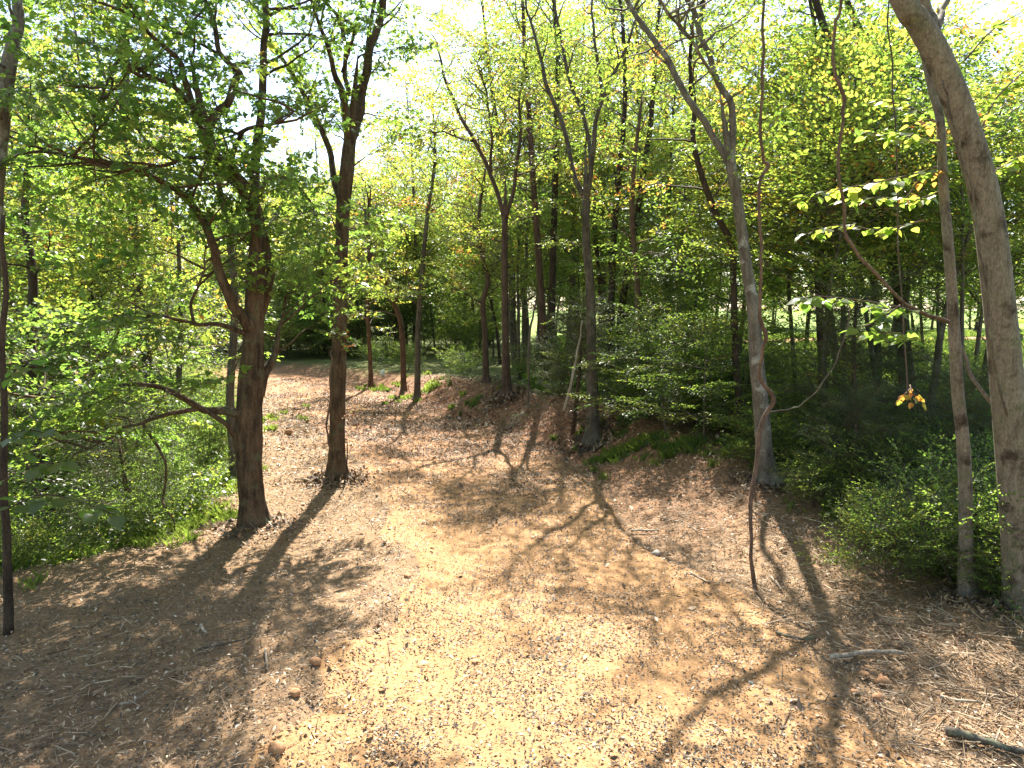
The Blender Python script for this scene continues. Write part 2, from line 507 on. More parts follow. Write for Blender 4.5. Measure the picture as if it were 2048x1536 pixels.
class Spray:
    """one leafy twig about a metre long, growing along +X, flattened in Z"""
    def __init__(self, seed, leaf, L, w, n_side=7, per=5, flat=0.3, droop=0.15, side_len=0.5, tilt=0.55, twig=0.006, spread=0.9):
        r = np.random.default_rng(seed)
        lv, lf, lt, wv, wf = [], [], [], [], []
        nl = nw = 0

        def stick(p0, p1, r0):
            nonlocal nw
            d = unit(p1 - p0); u = unit(np.cross(d, [0.1, 0.2, 1])); w_ = np.cross(d, u)
            ring = [r0 * (math.cos(k * 2.0944) * u + math.sin(k * 2.0944) * w_) for k in range(3)]
            wv.append(np.array([p0 + q for q in ring] + [p1 + q * .5 for q in ring]))
            wf.append(np.array([[0, 1, 4, 3], [1, 2, 5, 4], [2, 0, 3, 5]]) + nw); nw += 6

        def put(p, d):
            nonlocal nl
            up = unit(np.array([r.normal(0, tilt), r.normal(0, tilt), 1.0]))
            R = rot_from(d + r.normal(0, .3, 3) + [0, 0, -droop], up)
            k = r.uniform(.65, 1.25)
            v, f = leaf(L * k, w * k)
            lv.append(v @ R.T + p); lf.append(f + nl); nl += len(v)
            lt.append(np.full(len(v), r.normal(0, .09)))

        def pos(t): return np.array([t, .06 * math.sin(5 * t + seed), -.10 * t * t])
        for k in range(6): stick(pos(k / 6), pos((k + 1) / 6), twig * (1 - .1 * k))
        for k in range(n_side):
            t = .12 + .86 * k / n_side
            p = pos(t); sgn = 1 if k % 2 else -1
            d = unit(np.array([math.cos(spread), sgn * math.sin(spread), r.normal(0, flat)]))
            Ls = side_len * (1.1 - .65 * t) * r.uniform(.7, 1.2)
            e = p + d * Ls; stick(p, e, twig * .6)
            for q in range(per):
                tt = (q + .6) / per
                side = 1 if q % 2 else -1
                put(p + d * Ls * tt + [0, 0, -.05 * tt * tt], unit(d + side * .8 * np.array([-d[1], d[0], 0])) if q < per - 1 else d)
        for k in range(3): put(pos(.8 + .1 * k), np.array([1, r.normal(0, .6), 0]))
        self.lv = np.vstack(lv); self.lf = np.vstack(lf); self.lt = np.concatenate(lt)
        self.wv = np.vstack(wv); self.wf = np.vstack(wf)

    def stamp(self, mb, pos, Rm, scale, tint, wood=True):
        M = len(pos)
        if M == 0: return
        R = Rm * scale[:, None, None]
        n = len(self.lv)
        v = np.einsum('mij,nj->mni', R, self.lv) + pos[:, None, :]
        f = self.lf[None] + (np.arange(M) * n)[:, None, None]
        t = np.clip(self.lt[None] + tint[:, None], 0, 1)
        mb.add(v.reshape(-1, 3), f.reshape(-1, 4), mat=0, tint=t.ravel())
        if wood:
            n = len(self.wv)
            v = np.einsum('mij,nj->mni', R, self.wv) + pos[:, None, :]
            f = self.wf[None] + (np.arange(M) * n)[:, None, None]
            mb.add(v.reshape(-1, 3), f.reshape(-1, 4), mat=1)


SP_LOBED = [Spray(s, leaf_lobed, .088, .1, 8, 6, .3, .2, .50, .55) for s in (1, 2, 3)]
SP_OVAL = [Spray(s, leaf_oval, .082, .042, 8, 7, .25, .2, .5, .5) for s in (4, 5, 6)]
SP_FLAT = [Spray(s, leaf_oval, .080, .043, 9, 7, .06, .05, .6, .28) for s in (7, 8, 9)]
SP_SIMPLE = [Spray(s, leaf_simple, .088, .050, 8, 7, .3, .2, .52, .6) for s in (10, 11, 12)]
SP_FAR = [Spray(s, leaf_simple, .155, .10, 7, 6, .35, .2, .5, .7) for s in (13, 14, 15)]
SP_CEDAR = [Spray(s, leaf_simple, .085, .012, 13, 12, .25, .0, .42, .8, .005, .75) for s in (16, 17)]
SP_SHRUB = [Spray(s, leaf_oval, .066, .038, 7, 6, .3, .1, .5, .45) for s in (18, 19, 20)]


def open_to_sun(p):
    """how far the canopy is broken where its shade would fall on the sunny track"""
    t = p[2] / SUN_DIR[2]; x = p[0] - SUN_DIR[0] * t; y = p[1] - SUN_DIR[1] * t
    if y < -4 or y > 32: return 0.0
    track = float(sstep(-1.0, -.1, x - path_l(y)) * sstep(-.3, .5, path_r(y) - x))
    track *= 1 - .85 * float(sstep(8.4, 9.2, y) * sstep(13.5, 12.3, y) * sstep(-1.0, .0, x)) - .8 * float(sstep(14.5, 16, y) * sstep(22, 20, y) * sstep(-2.2, -1.2, x))
    side = .28 * float(sstep(.6, 0, abs(x - 4.0) - 1.9) * sstep(10.5, 9.0, y)) + .7 * float(sstep(1.0, .3, abs(x + 3.2) - 1.1) * sstep(7.2, 8.6, y) * sstep(26, 20, y))
    side = max(side, .8 * float(sstep(.6, 0, abs(x - 3.6) - 1.2) * sstep(9.5, 10.5, y) * sstep(15, 13.5, y)))
    hole = float(sstep(.36, .54, noise2(x * 1.25 + 60, y * .8 + 31)))
    return max(max(track, side) * (.05 + .80 * hole), .75 * float(sstep(.52, .62, noise2(x * .42 + 3, y * .34 + 77))) if x > 1.2 else 0.0)


class Crown:
    """gathers wood and sprays for one crown mesh"""
    def __init__(self, seed, sprays, tint=.5, tsd=.1, scale=(.8, 1.2)):
        self.r = np.random.default_rng(seed); self.sp = sprays; self.tint = tint; self.tsd = tsd; self.sc = scale
        self.items = [[] for _ in sprays]; self.mb = MB(); self.thin = False

    def spray(self, p, d, tint=None, k=1.0):
        r = self.r
        if self.thin and r.random() < open_to_sun(p): return
        up = unit(np.array([r.normal(0, .25), r.normal(0, .25), 1]))
        R = rot_from(np.asarray(d, float), up)
        self.items[r.integers(len(self.sp))].append((p, R, k * r.uniform(*self.sc), np.clip((self.tint if tint is None else tint) + r.normal(0, self.tsd), 0, 1)))

    def limb(self, p0, d, L, r0, step=.36, lift=.25, start=.25, seg=4, tint=None, k=1.0, wig=.18):
        """a secondary branch with sprays along its outer part"""
        r = self.r; n = 6; pts = [np.asarray(p0, float)]; d = unit(d)
        for _ in range(n):
            d = unit(d + r.normal(0, wig, 3) + [0, 0, lift / n]); pts.append(pts[-1] + d * L / n)
        pts = np.array(pts)
        v, f, c = tube(pts, np.linspace(r0, r0 * .3, len(pts)), seg); self.mb.add(v, f, c, mat=1)
        m = max(2, int(L * (1 - start) / step))
        for q in range(m):
            t = start + (1 - start) * (q + r.uniform(.2, .8)) / m
            x = t * n; i0 = min(int(x), n - 1); p = pts[i0] + (pts[i0 + 1] - pts[i0]) * (x - i0)
            tan = unit(pts[i0 + 1] - pts[i0]); az = r.uniform(0, 2 * np.pi)
            side = np.array([math.cos(az), math.sin(az), r.normal(.1, .25)])
            self.spray(p, unit(tan * .7 + side), tint, k)
        self.spray(pts[-1], d, tint, k)
        return pts

    def along(self, pts, n, L, r0, start=.2, end=1.0, lift=.25, out=.9, tint=None, k=1.0, step=.36, below=None):
        """n secondary branches spread along a polyline"""
        r = self.r; pts = np.asarray(pts, float)
        s = np.concatenate([[0], np.cumsum(np.linalg.norm(np.diff(pts, axis=0), axis=1))])
        for q in range(n):
            t = (start + (end - start) * (q + r.uniform(0, 1)) / n) * s[-1]
            i0 = min(np.searchsorted(s, t, 'right') - 1, len(pts) - 2)
            p = pts[i0] + (pts[i0 + 1] - pts[i0]) * ((t - s[i0]) / (s[i0 + 1] - s[i0] + 1e-9))
            tan = unit(pts[i0 + 1] - pts[i0]); az = r.uniform(0, 2 * np.pi)
            d = unit(tan * .45 + out * np.array([math.cos(az), math.sin(az), r.normal(.15, .25)]))
            self.limb(p, d, L * r.uniform(.6, 1.25), r0, step, lift, tint=tint, k=k)

    def mesh(self, name, mats, origin=(0, 0, 0), wood=True):
        for s, it in zip(self.sp, self.items):
            if it:
                s.stamp(self.mb, np.array([x[0] for x in it]), np.array([x[1] for x in it]), np.array([x[2] for x in it]), np.array([x[3] for x in it]), wood)
        return self.mb.mesh(name, mats, origin=origin)


def furrow(depth, cells=9, vs_=1.3):
    def f(u, s, R):
        a_ = noise2(u * cells + .25 * np.sin(s * 2.1), s * vs_, cells)
        b_ = noise2(u * cells * 3 + .4 * np.sin(s * 3.3), s * vs_ * 2.2, cells * 3)
        c_ = noise2(u * 3, s * .6 + 9, 3)
        return R * (depth * (np.abs(a_ - .5) * 2 - .5) + depth * .8 * (b_ - .5) + .12 * (c_ - .5))
    return f


def smoothbark(u, s, R):
    return R * (.07 * (noise2(u * 4, s * .9, 4) - .5) + .035 * (noise2(u * 9, s * 3.0, 9) - .5))


def roots(base, seed):
    """spreading root buttresses round the foot"""
    def f(u, s, R):
        lobe = np.cos(2 * np.pi * 5 * u + seed) * .5 + np.cos(2 * np.pi * 3 * u + seed * 2.3) * .5
        return base(u, s, R) + R * np.exp(-np.maximum(s - .20, 0) / .26) * (.22 + .75 * np.clip(lobe, 0, 1) ** 1.3)
    return f


# ------------------------------------------------------------------ the trees one can tell apart
def px_to_m(w, depth): return w / FPX * depth


def hero(name, label, bark, depth, stems, crown, base_flare=1.35, group=None, seed=1, furrows=0.0, seg=14, cat='tree', sprays=SP_OVAL):
    """stems: lists of (px, py, extra depth, width in px); the first is the trunk"""
    r = np.random.default_rng(seed)
    p0 = at(stems[0][0][0], stems[0][0][1], depth + stems[0][0][2])
    p0[2] = Hs(p0[0], p0[1])
    root = thing(name, label, cat, tuple(p0), group)
    lines, parts = [], []
    for k, st in enumerate(stems):
        pts = np.array([at(q[0], q[1], depth + q[2]) for q in st]); rad = np.array([px_to_m(q[3], depth + q[2]) / 2 for q in st])
        if k == 0:
            pts[0, 2] = p0[2]
            d = unit(pts[1] - pts[0])
            foot = pts[0] - np.array([0, 0, .25])
            mid = pts[0] + (pts[1] - pts[0]) * min(.5, .35 / max(.36, np.linalg.norm(pts[1] - pts[0])))
            pts = np.vstack([foot, pts[0], mid, pts[1:]]); rad = np.concatenate([[rad[0] * base_flare * 1.15, rad[0] * base_flare, rad[0] * 1.03], rad[1:]])
        if st[-1][1] <= 8:      # goes on above the picture
            d = unit(pts[-1] - pts[-2]); ln = r.uniform(2.0, 3.2)
            for q in range(2):
                d = unit(d + [r.normal(0, .12), r.normal(0, .12), .25]); pts = np.vstack([pts, pts[-1] + d * ln / 2]); rad = np.append(rad, rad[-1] * .7)
        else:
            d = unit(pts[-1] - pts[-2]); pts = np.vstack([pts, pts[-1] + unit(d + [0, 0, .2]) * max(.25, rad[-1] * 14)]); rad = np.append(rad, .006)
        kk = 6 if k == 0 else 4
        P = catmull(pts, kk); Rr = np.interp(np.linspace(0, 1, len(P)), np.linspace(0, 1, len(rad)), rad)
        if k > 0:
            P = P + np.stack([noise2(np.arange(len(P)) * .45 + 13 * k + seed, np.full(len(P), c_ * 7.7)) - .5 for c_ in range(3)], 1) * np.minimum(1, np.arange(len(P)) / 6)[:, None] * np.maximum(.05, Rr[:, None] * .8)
        if furrows and k == 0:
            P2 = catmull(P, 3); Rr = np.interp(np.linspace(0, 1, len(P2)), np.linspace(0, 1, len(P)), Rr); P = P2
            v, f, c = tube(P, Rr, 72, roots(furrow(furrows, 13), seed))
        else:
            v, f, c = tube(P, Rr, seg if k == 0 else max(6, seg - 5), roots(smoothbark, seed) if k == 0 else None)
        mb_ = MB(); mb_.add(v, f, c)
        par = parts[crown['sub'][k]] if k in crown.get('sub', {}) else root
        parts.append(mb_.build('trunk' if k == 0 else 'branch', M_BARK[bark], par, True, p0))
        lines.append(P)
    cr = Crown(seed + 100, sprays, crown.get('tint', .5), crown.get('tsd', .1), crown.get('scale', (.75, 1.1))); cr.thin = depth < 22.5
    for k, P in enumerate(lines):
        n, L, s0 = crown.get(k, crown['rest'])
        if n: cr.along(P, n, L, .014 + .006 * L, s0, 1.0, lift=crown.get('lift', .25), k=crown.get('k', 1.0))
    for (p, d, tnt) in crown.get('extra', ()): cr.spray(np.asarray(p), d, tnt)
    o = link('crown', cr.mesh('crown', [M_LEAF, M_BARK[bark]], p0), root)
    tag(o, kind='stuff')
    return root


HEROES = []
HEROES.append(hero('forked_tree', 'thick furrowed brown tree forking into many crooked limbs, long shadow at its foot', 'brown', 9.75, [
    [(508, 1055, 0, 48), (500, 950, 0, 51), (498, 850, 0, 51), (505, 740, 0, 46), (508, 640, 0, 37), (514, 540, 0, 31), (516, 450, 0, 28), (494, 387, 0, 32), (472, 359, -.1, 28), (424, 307, -.2, 24), (411, 256, -.2, 21)],
    [(411, 262, -.2, 20), (436, 225, -.2, 17), (460, 200, -.2, 15), (472, 157, -.1, 14), (478, 143, -.1, 12), (441, 103, 0, 10), (427, 51, .1, 9), (410, 3, .2, 8)],
    [(411, 262, -.2, 18), (390, 222, -.3, 15), (372, 165, -.4, 12), (352, 116, -.5, 11), (301, 68, -.6, 8), (256, 5, -.7, 7)],
    [(508, 400, .1, 22), (513, 307, .3, 18), (519, 240, .4, 16), (523, 171, .5, 15), (530, 80, .6, 13), (534, 3, .7, 12)],
    [(500, 655, -.1, 28), (485, 637, -.2, 24), (461, 602, -.3, 21), (437, 534, -.4, 19), (424, 495, -.5, 17), (403, 437, -.5, 16), (369, 393, -.6, 14), (325, 362, -.7, 12), (273, 338, -.8, 10), (137, 314, -1.0, 7), (30, 280, -1.2, 4)],
    [(512, 660, .1, 22), (526, 609, .2, 20), (539, 551, .2, 18), (533, 500, .2, 15), (523, 440, .1, 14)],
    [(518, 790, .1, 24), (530, 755, .2, 20), (547, 712, .3, 14), (553, 680, .3, 10), (562, 640, .4, 5)],
    [(490, 850, 0, 24), (478, 828, -.1, 20), (440, 822, -.2, 16), (403, 816, -.3, 14), (359, 794, -.4, 12), (308, 773, -.5, 10), (232, 773, -.6, 8), (171, 787, -.7, 6), (90, 796, -.8, 3)],
    [(405, 816, -.3, 11), (342, 828, -.4, 9), (284, 845, -.5, 7), (239, 862, -.6, 5), (190, 893, -.7, 3)],
    [(480, 885, 0, 14), (456, 852, -.2, 11), (427, 831, -.3, 9), (405, 820, -.35, 8)],
    [(494, 668, -.1, 12), (440, 650, -.3, 9), (386, 647, -.4, 7), (335, 633, -.5, 5), (285, 632, -.6, 3)],
    [(388, 647, -.4, 7), (382, 610, -.4, 6), (398, 575, -.5, 5), (408, 530, -.5, 4)],
    [(284, 845, -.5, 6), (312, 890, -.4, 6), (330, 920, -.4, 5), (326, 985, -.3, 4)],
    [(472, 359, -.1, 12), (466, 320, -.5, 10), (490, 260, -.7, 8), (540, 250, -.8, 7), (565, 240, -.9, 4)],
    [(424, 315, -.2, 10), (380, 316, -.6, 8), (330, 330, -.9, 7), (250, 335, -1.1, 5), (150, 310, -1.4, 3)],
    [(396, 230, -.3, 11), (345, 170, -.8, 9), (280, 150, -1.1, 8), (235, 120, -1.3, 6), (200, 200, -1.6, 3)],
    [(514, 385, .2, 9), (545, 352, .5, 8), (585, 365, .8, 7), (620, 400, .9, 5), (628, 430, .9, 3)],
], {'tint': .42, 'rest': (5, .85, .4), 0: (3, .9, .75), 1: (13, 1.4, .3), 2: (13, 1.4, .25), 3: (14, 1.5, .3), 4: (13, 1.0, .35), 7: (7, .8, .4), 9: (0, 0, 0), 14: (8, .9, .2), 15: (9, .9, .2), 16: (2, .5, .6), 12: (1, .5, .8), 'sub': {8: 7, 9: 7, 11: 10, 12: 7, 15: 2}},
    furrows=.26, seg=14, seed=3, sprays=SP_LOBED, base_flare=1.2))

HEROES.append(hero('tall_forked_tree', 'straight brown tree beside the path, its top splitting in a V against open sky', 'brown', 12.3, [
    [(672, 965, 0, 33), (674, 880, 0, 31), (677, 760, 0, 29), (680, 640, 0, 27), (684, 480, 0, 26), (686, 410, 0, 28), (692, 350, 0, 27), (697, 300, 0, 24), (700, 275, 0, 23)],
    [(699, 285, 0, 19), (690, 225, -.2, 16), (689, 195, -.3, 15), (680, 178, -.4, 13), (668, 150, -.5, 11), (660, 100, -.7, 9), (640, 50, -.9, 7), (622, 2, -1, 6)],
    [(689, 200, -.3, 11), (698, 180, -.2, 10), (688, 145, -.1, 9), (690, 90, 0, 8), (676, 35, .1, 7), (650, 2, .2, 6)],
    [(702, 280, 0, 20), (711, 256, .1, 19), (723, 205, .2, 18), (729, 164, .3, 18), (742, 96, .4, 16), (757, 40, .5, 16), (766, 3, .5, 15)],
    [(725, 185, .2, 9), (731, 125, .4, 8), (736, 68, .6, 8), (748, 3, .8, 7)],
    [(684, 410, 0, 16), (674, 375, .1, 14), (663, 314, .3, 12), (643, 260, .4, 11), (615, 205, .5, 10), (581, 137, .6, 8), (547, 92, .7, 6), (530, 60, .8, 4)],
    [(684, 145, -.1, 6), (708, 62, -.4, 6), (680, 34, -.5, 6), (652, 3, -.6, 5)],
], {'tint': .52, 'rest': (10, .8, .35), 0: (9, .7, .55), 3: (10, .9, .4), 5: (15, .8, .25)}, furrows=.18, seg=12, seed=8, sprays=SP_LOBED, base_flare=1.35))

HEROES.append(hero('leaning_grey_tree', 'big pale grey trunk with dark blotches leaning in from the right edge', 'grey', 6.35, [
    [(2052, 1290, 0, 74), (2046, 1150, 0, 70), (2038, 1025, 0, 68), (2026, 900, 0, 64), (2014, 770, 0, 60), (2003, 650, 0, 57), (1987, 500, 0, 55), (1975, 420, 0, 53), (1957, 340, 0, 52), (1930, 250, 0, 50), (1900, 170, 0, 49), (1866, 95, 0, 47), (1832, 38, 0, 44), (1808, 3, 0, 42)],
    [(1872, 75, .05, 22), (1862, 40, .1, 20), (1848, 4, .15, 19)],
    [(1868, 70, .1, 16), (1884, 30, .3, 13), (1892, 3, .4, 11)],
], {'tint': .66, 'rest': (9, 1.6, .3), 0: (10, 1.6, .86)}, seg=30, seed=12, base_flare=1.2))

HEROES.append(hero('slim_grey_tree', 'slim smooth grey tree standing just left of the big leaning grey trunk', 'grey', 6.7, [
    [(1934, 1262, 0, 30), (1931, 1150, 0, 27), (1931, 980, 0, 25), (1925, 870, 0, 24), (1916, 790, 0, 23), (1909, 671, 0, 22), (1904, 585, 0, 20), (1897, 490, 0, 19), (1889, 400, .1, 18), (1885, 325, .1, 17), (1880, 239, .2, 16), (1862, 171, .3, 14), (1846, 100, .4, 13), (1828, 40, .5, 11), (1815, 3, .6, 10)],
    [(1912, 678, .0, 9), (1930, 715, .0, 8), (1950, 760, -.1, 8), (1991, 808, -.2, 7), (2016, 840, -.2, 6)],
], {'tint': .66, 'rest': (0, 0, 0), 0: (9, 1.0, .62)}, seg=18, seed=14, base_flare=1.3))

HEROES.append(hero('lichened_forked_tree', 'grey lichen-spotted tree on the right bank forking into two long pale limbs', 'lichen', 10.2, [
    [(1534, 985, 0, 38), (1528, 900, 0, 33), (1521, 800, 0, 30), (1513, 720, 0, 28), (1508, 630, 0, 25), (1494, 540, 0, 22), (1485, 470, 0, 21), (1474, 393, 0, 20), (1461, 325, 0, 20)],
    [(1464, 340, 0, 15), (1444, 297, .1, 14), (1416, 256, .2, 13), (1386, 212, .3, 13), (1348, 144, .5, 12), (1320, 96, .6, 11), (1282, 44, .8, 10), (1256, 3, .9, 9)],
    [(1462, 330, 0, 15), (1464, 291, 0, 14), (1462, 212, 0, 13), (1437, 164, .1, 12), (1416, 103, .1, 11), (1399, 51, .2, 11), (1380, 3, .3, 10)],
    [(1440, 170, .1, 6), (1405, 120, -.2, 6), (1370, 60, -.4, 5), (1330, 20, -.6, 4)],
], {'tint': .60, 'rest': (14, .9, .28), 0: (4, .6, .7)}, seg=18, seed=17))

HEROES.append(hero('grey_bank_tree', 'grey tree rooted on the bank crown above bright green grass, forking high up', 'mid', 14.9, [
    [(1187, 830, 0, 25), (1185, 760, 0, 22), (1183, 705, 0, 20), (1180, 568, 0, 18), (1173, 490, 0, 16), (1172, 400, 0, 15)],
    [(1172, 405, 0, 11), (1152, 359, .1, 10), (1139, 308, .2, 9), (1122, 239, .3, 9), (1091, 164, .4, 8), (1078, 100, .5, 6), (1060, 40, .6, 5), (1050, 3, .7, 4)],
    [(1173, 400, 0, 11), (1182, 342, 0, 10), (1190, 260, -.1, 9), (1204, 205, -.2, 8), (1217, 165, -.3, 7), (1240, 118, -.4, 6), (1264, 60, -.5, 5), (1275, 3, -.6, 4)],
    [(1183, 335, 0, 8), (1178, 290, .3, 8), (1163, 222, .5, 7), (1139, 161, .6, 7), (1120, 70, .8, 6), (1110, 3, .9, 5)],
    [(1204, 205, -.2, 6), (1198, 130, -.1, 6), (1188, 60, 0, 5), (1184, 3, .1, 4)],
], {'tint': .66, 'rest': (13, .9, .2), 0: (4, .7, .6)}, seg=14, seed=21))

HEROES.append(hero('reddish_fork_tree', 'reddish-brown tree on top of the bare bank with a wide Y fork, centre', 'red', 19.4, [
    [(1012, 784, 0, 17), (1011, 671, 0, 14), (1009, 520, 0, 13), (1010, 440, 0, 12)],
    [(1010, 445, 0, 10), (995, 386, .1, 9), (975, 335, .2, 8), (951, 284, .3, 8), (923, 239, .5, 7), (906, 198, .6, 6), (889, 154, .7, 5), (880, 110, .8, 4)],
    [(1010, 440, 0, 9), (1026, 386, -.1, 8), (1034, 320, -.2, 7), (1040, 263, -.2, 6), (1038, 200, -.3, 5), (1050, 130, -.3, 4)],
    [(981, 348, .2, 6), (981, 310, 0, 6), (983, 270, -.2, 5), (975, 200, -.4, 4), (960, 150, -.5, 4)],
    [(951, 284, .3, 5), (915, 275, .5, 4), (880, 262, .8, 3), (850, 285, 1, 2)],
], {'tint': .68, 'rest': (13, 1.0, .2), 0: (3, .7, .6)}, seed=25, seg=12))

for k, (nm, lb, bk, dp, st, cr) in enumerate([
    ('straight_bank_tree', 'straight reddish tree, left one of the close pair behind the dead leaning sapling', 'red', 20.8, [(1092, 762, 0, 16), (1087, 690, 0, 15), (1084, 620, 0, 14), (1076, 490, 0, 13), (1065, 342, 0, 12), (1059, 239, 0, 10), (1050, 120, 0, 8), (1045, 3, 0, 6)], (16, 1.3, .45)),
    ('straight_bank_tree', 'straight dark tree, right one of the close pair behind the dead leaning sapling', 'dark', 22.2, [(1102, 758, 0, 16), (1104, 620, 0, 14), (1107, 480, 0, 13), (1111, 342, 0, 12), (1112, 239, 0, 11), (1116, 103, 0, 9), (1108, 3, 0, 8)], (16, 1.3, .45)),
    ('dark_wood_tree', 'dark straight tree just right of the grey tree with the green grass', 'dark', 19.6, [(1216, 770, 0, 15), (1219, 660, 0, 14), (1224, 568, 0, 13), (1228, 470, 0, 12), (1240, 330, 0, 11), (1250, 200, 0, 9), (1246, 60, 0, 7), (1240, 3, 0, 6)], (16, 1.2, .4)),
    ('leaning_wood_tree', 'dark tree leaning right, second behind the grey tree with the green grass', 'dark', 20.1, [(1232, 766, 0, 16), (1236, 690, 0, 15), (1246, 600, 0, 14), (1262, 500, 0, 13), (1278, 400, 0, 12), (1300, 260, 0, 10), (1310, 120, 0, 8), (1320, 3, 0, 6)], (15, 1.2, .45)),
    ('russet_slim_tree', 'slim russet-barked tree, rightmost of the trunks along the bank crown', 'vine', 16.9, [(1270, 800, 0, 15), (1273, 720, 0, 12), (1276, 637, 0, 11), (1273, 540, 0, 11), (1264, 440, 0, 10), (1268, 340, 0, 8), (1280, 230, 0, 6)], (11, 1.0, .5)),
    ('bend_tree', 'thin bare-stemmed tree at the far bend, first right of the tall straight trunk', 'red', 26.5, [(742, 756, 0, 9), (738, 671, 0, 8), (735, 602, 0, 8), (738, 500, 0, 7), (730, 420, 0, 5)], (9, 1.5, .4)),
    ('curved_bend_tree', 'curving tan tree at the far bend, its stem bowing toward the path', 'red', 24.5, [(807, 758, 0, 11), (805, 680, 0, 11), (800, 640, 0, 10), (787, 602, 0, 10), (770, 561, 0, 9), (752, 534, 0, 8), (735, 470, 0, 6), (740, 400, 0, 4)], (10, 1.5, .45)),
    ('bend_tree', 'darker double-stemmed tree right of the curving tan one at the far bend', 'mid', 23.0, [(834, 770, 0, 12), (836, 671, 0, 11), (840, 602, 0, 11), (848, 500, 0, 9), (856, 420, 0, 8), (870, 320, 0, 6), (866, 220, 0, 4)], (13, 1.5, .35)),
    ('crooked_bank_tree', 'crooked tree on the bank crown just left of the reddish Y-forked one', 'red', 21.8, [(973, 765, 0, 12), (970, 671, 0, 11), (966, 602, 0, 10), (976, 560, 0, 9), (962, 500, 0, 8), (958, 430, 0, 7), (968, 360, 0, 5)], (10, 1.2, .45)),
    ('curved_dark_tree', 'dark curved tree behind the lichen-spotted forked trunk, bowing left higher up', 'dark', 12.8, [(1482, 880, 0, 17), (1478, 800, 0, 15), (1471, 705, 0, 14), (1467, 560, 0, 13), (1464, 490, 0, 13), (1433, 430, 0, 13), (1410, 370, 0, 12), (1396, 325, 0, 11), (1386, 273, 0, 10), (1389, 210, 0, 9), (1380, 130, 0, 7), (1386, 40, 0, 6)], (13, 1.0, .5)),
    ('dark_understory_tree', 'dark thin trunk, left one of the two before the sunny field gap', 'dark', 14.5, [(1648, 800, 0, 18), (1645, 740, 0, 17), (1640, 640, 0, 15), (1636, 500, 0, 14), (1640, 380, 0, 12), (1650, 250, 0, 10), (1640, 120, 0, 8), (1620, 3, 0, 6)], (13, 1.1, .4)),
    ('dark_understory_tree', 'dark thin trunk, right one of the two before the sunny field gap', 'dark', 16.5, [(1680, 780, 0, 18), (1674, 730, 0, 17), (1664, 660, 0, 15), (1649, 560, 0, 14), (1640, 470, 0, 12), (1665, 360, 0, 10), (1690, 260, 0, 9)], (9, 1.1, .4)),
    ('dark_understory_tree', 'dark slim trunk behind the hanging curve of vine, left of the fat dark trunk', 'dark', 16.0, [(1757, 770, 0, 17), (1754, 700, 0, 16), (1750, 600, 0, 15), (1745, 480, 0, 13), (1752, 360, 0, 11), (1722, 160, 0, 12), (1728, 85, 0, 12), (1694, 3, 0, 11)], (12, 1.2, .45)),
    ('fat_dark_tree', 'fat dark trunk left of the slim grey tree, in front of the sunny field', 'dark', 13.8, [(1822, 820, 0, 32), (1814, 760, 0, 29), (1806, 680, 0, 27), (1797, 570, 0, 25), (1770, 460, 0, 23), (1735, 350, 0, 21), (1702, 265, 0, 19), (1678, 175, 0, 17), (1656, 85, 0, 15), (1632, 3, 0, 13)], (12, 1.1, .55)),
    ('leaning_dark_stem', 'dark slanting stem between the fat dark trunk and the slim grey tree', 'mid', 12.0, [(1838, 900, 0, 16), (1857, 825, 0, 15), (1870, 756, 0, 14), (1881, 671, 0, 13), (1898, 600, 0, 11), (1920, 520, 0, 9), (1950, 430, 0, 7), (1960, 330, 0, 5)], (9, .9, .5)),
    ('left_edge_tree', 'pale forked trunk cut by the left edge, its fork at the top corner', 'lichen', 8.2, [(-34, 1120, 0, 36), (-26, 900, 0, 34), (-18, 600, 0, 32), (-10, 380, 0, 31), (2, 250, 0, 30), (14, 150, 0, 28), (28, 80, 0, 24), (34, 3, 0, 18)], (9, 1.0, .55)),
    ('slanting_left_tree', 'dark slanting trunk deep in the shaded growth at the left', 'dark', 11.5, [(105, 1010, 0, 26), (88, 940, 0, 24), (72, 870, 0, 22), (70, 800, 0, 20), (62, 690, 0, 19), (66, 560, 0, 17), (50, 430, 0, 14), (60, 300, 0, 10)], (14, 1.1, .35)),
    ('brown_wood_tree', 'brown trunk right behind the thick forked tree, hung with rusty leaves', 'mid', 12.6, [(468, 905, 0, 18), (460, 800, 0, 16), (466, 700, 0, 16), (470, 600, 0, 15), (462, 500, 0, 14), (440, 380, 0, 11), (420, 300, 0, 8)], (12, 1.0, .3)),
]):
    tnt = {0: .62, 1: .66, 2: .6, 3: .62, 4: .6, 5: .66, 6: .64, 7: .6, 8: .66, 9: .60, 10: .52, 11: .58, 12: .5, 13: .6, 14: .6, 15: .45, 16: .36, 17: .52}[k]
    HEROES.append(hero(nm, lb, bk, dp, [st], {'tint': tnt + .03, 'rest': (int(cr[0] * 1.5), cr[1], cr[2] - .10) if dp > 15 else cr, 'k': 1.15 if dp > 15 else 1.0}, seed=40 + k, seg=12, sprays=SP_SIMPLE if dp > 15 else SP_OVAL))

exec_after = []
# ------------------------------------------------------------------ kinds of tree and shrub that repeat
ORD = 'first second third fourth fifth sixth seventh eighth ninth tenth eleventh twelfth thirteenth fourteenth fifteenth sixteenth seventeenth eighteenth nineteenth twentieth'.split()
TENS = ['', '', 'twenty', 'thirty', 'forty', 'fifty', 'sixty', 'seventy', 'eighty', 'ninety']
TENTH = ['', '', 'twentieth', 'thirtieth', 'fortieth', 'fiftieth', 'sixtieth', 'seventieth', 'eightieth', 'ninetieth']


def ordinal(n):
    if n <= 20: return ORD[n - 1]
    return TENTH[n // 10] if n % 10 == 0 else TENS[n // 10] + '-' + ORD[n % 10 - 1]


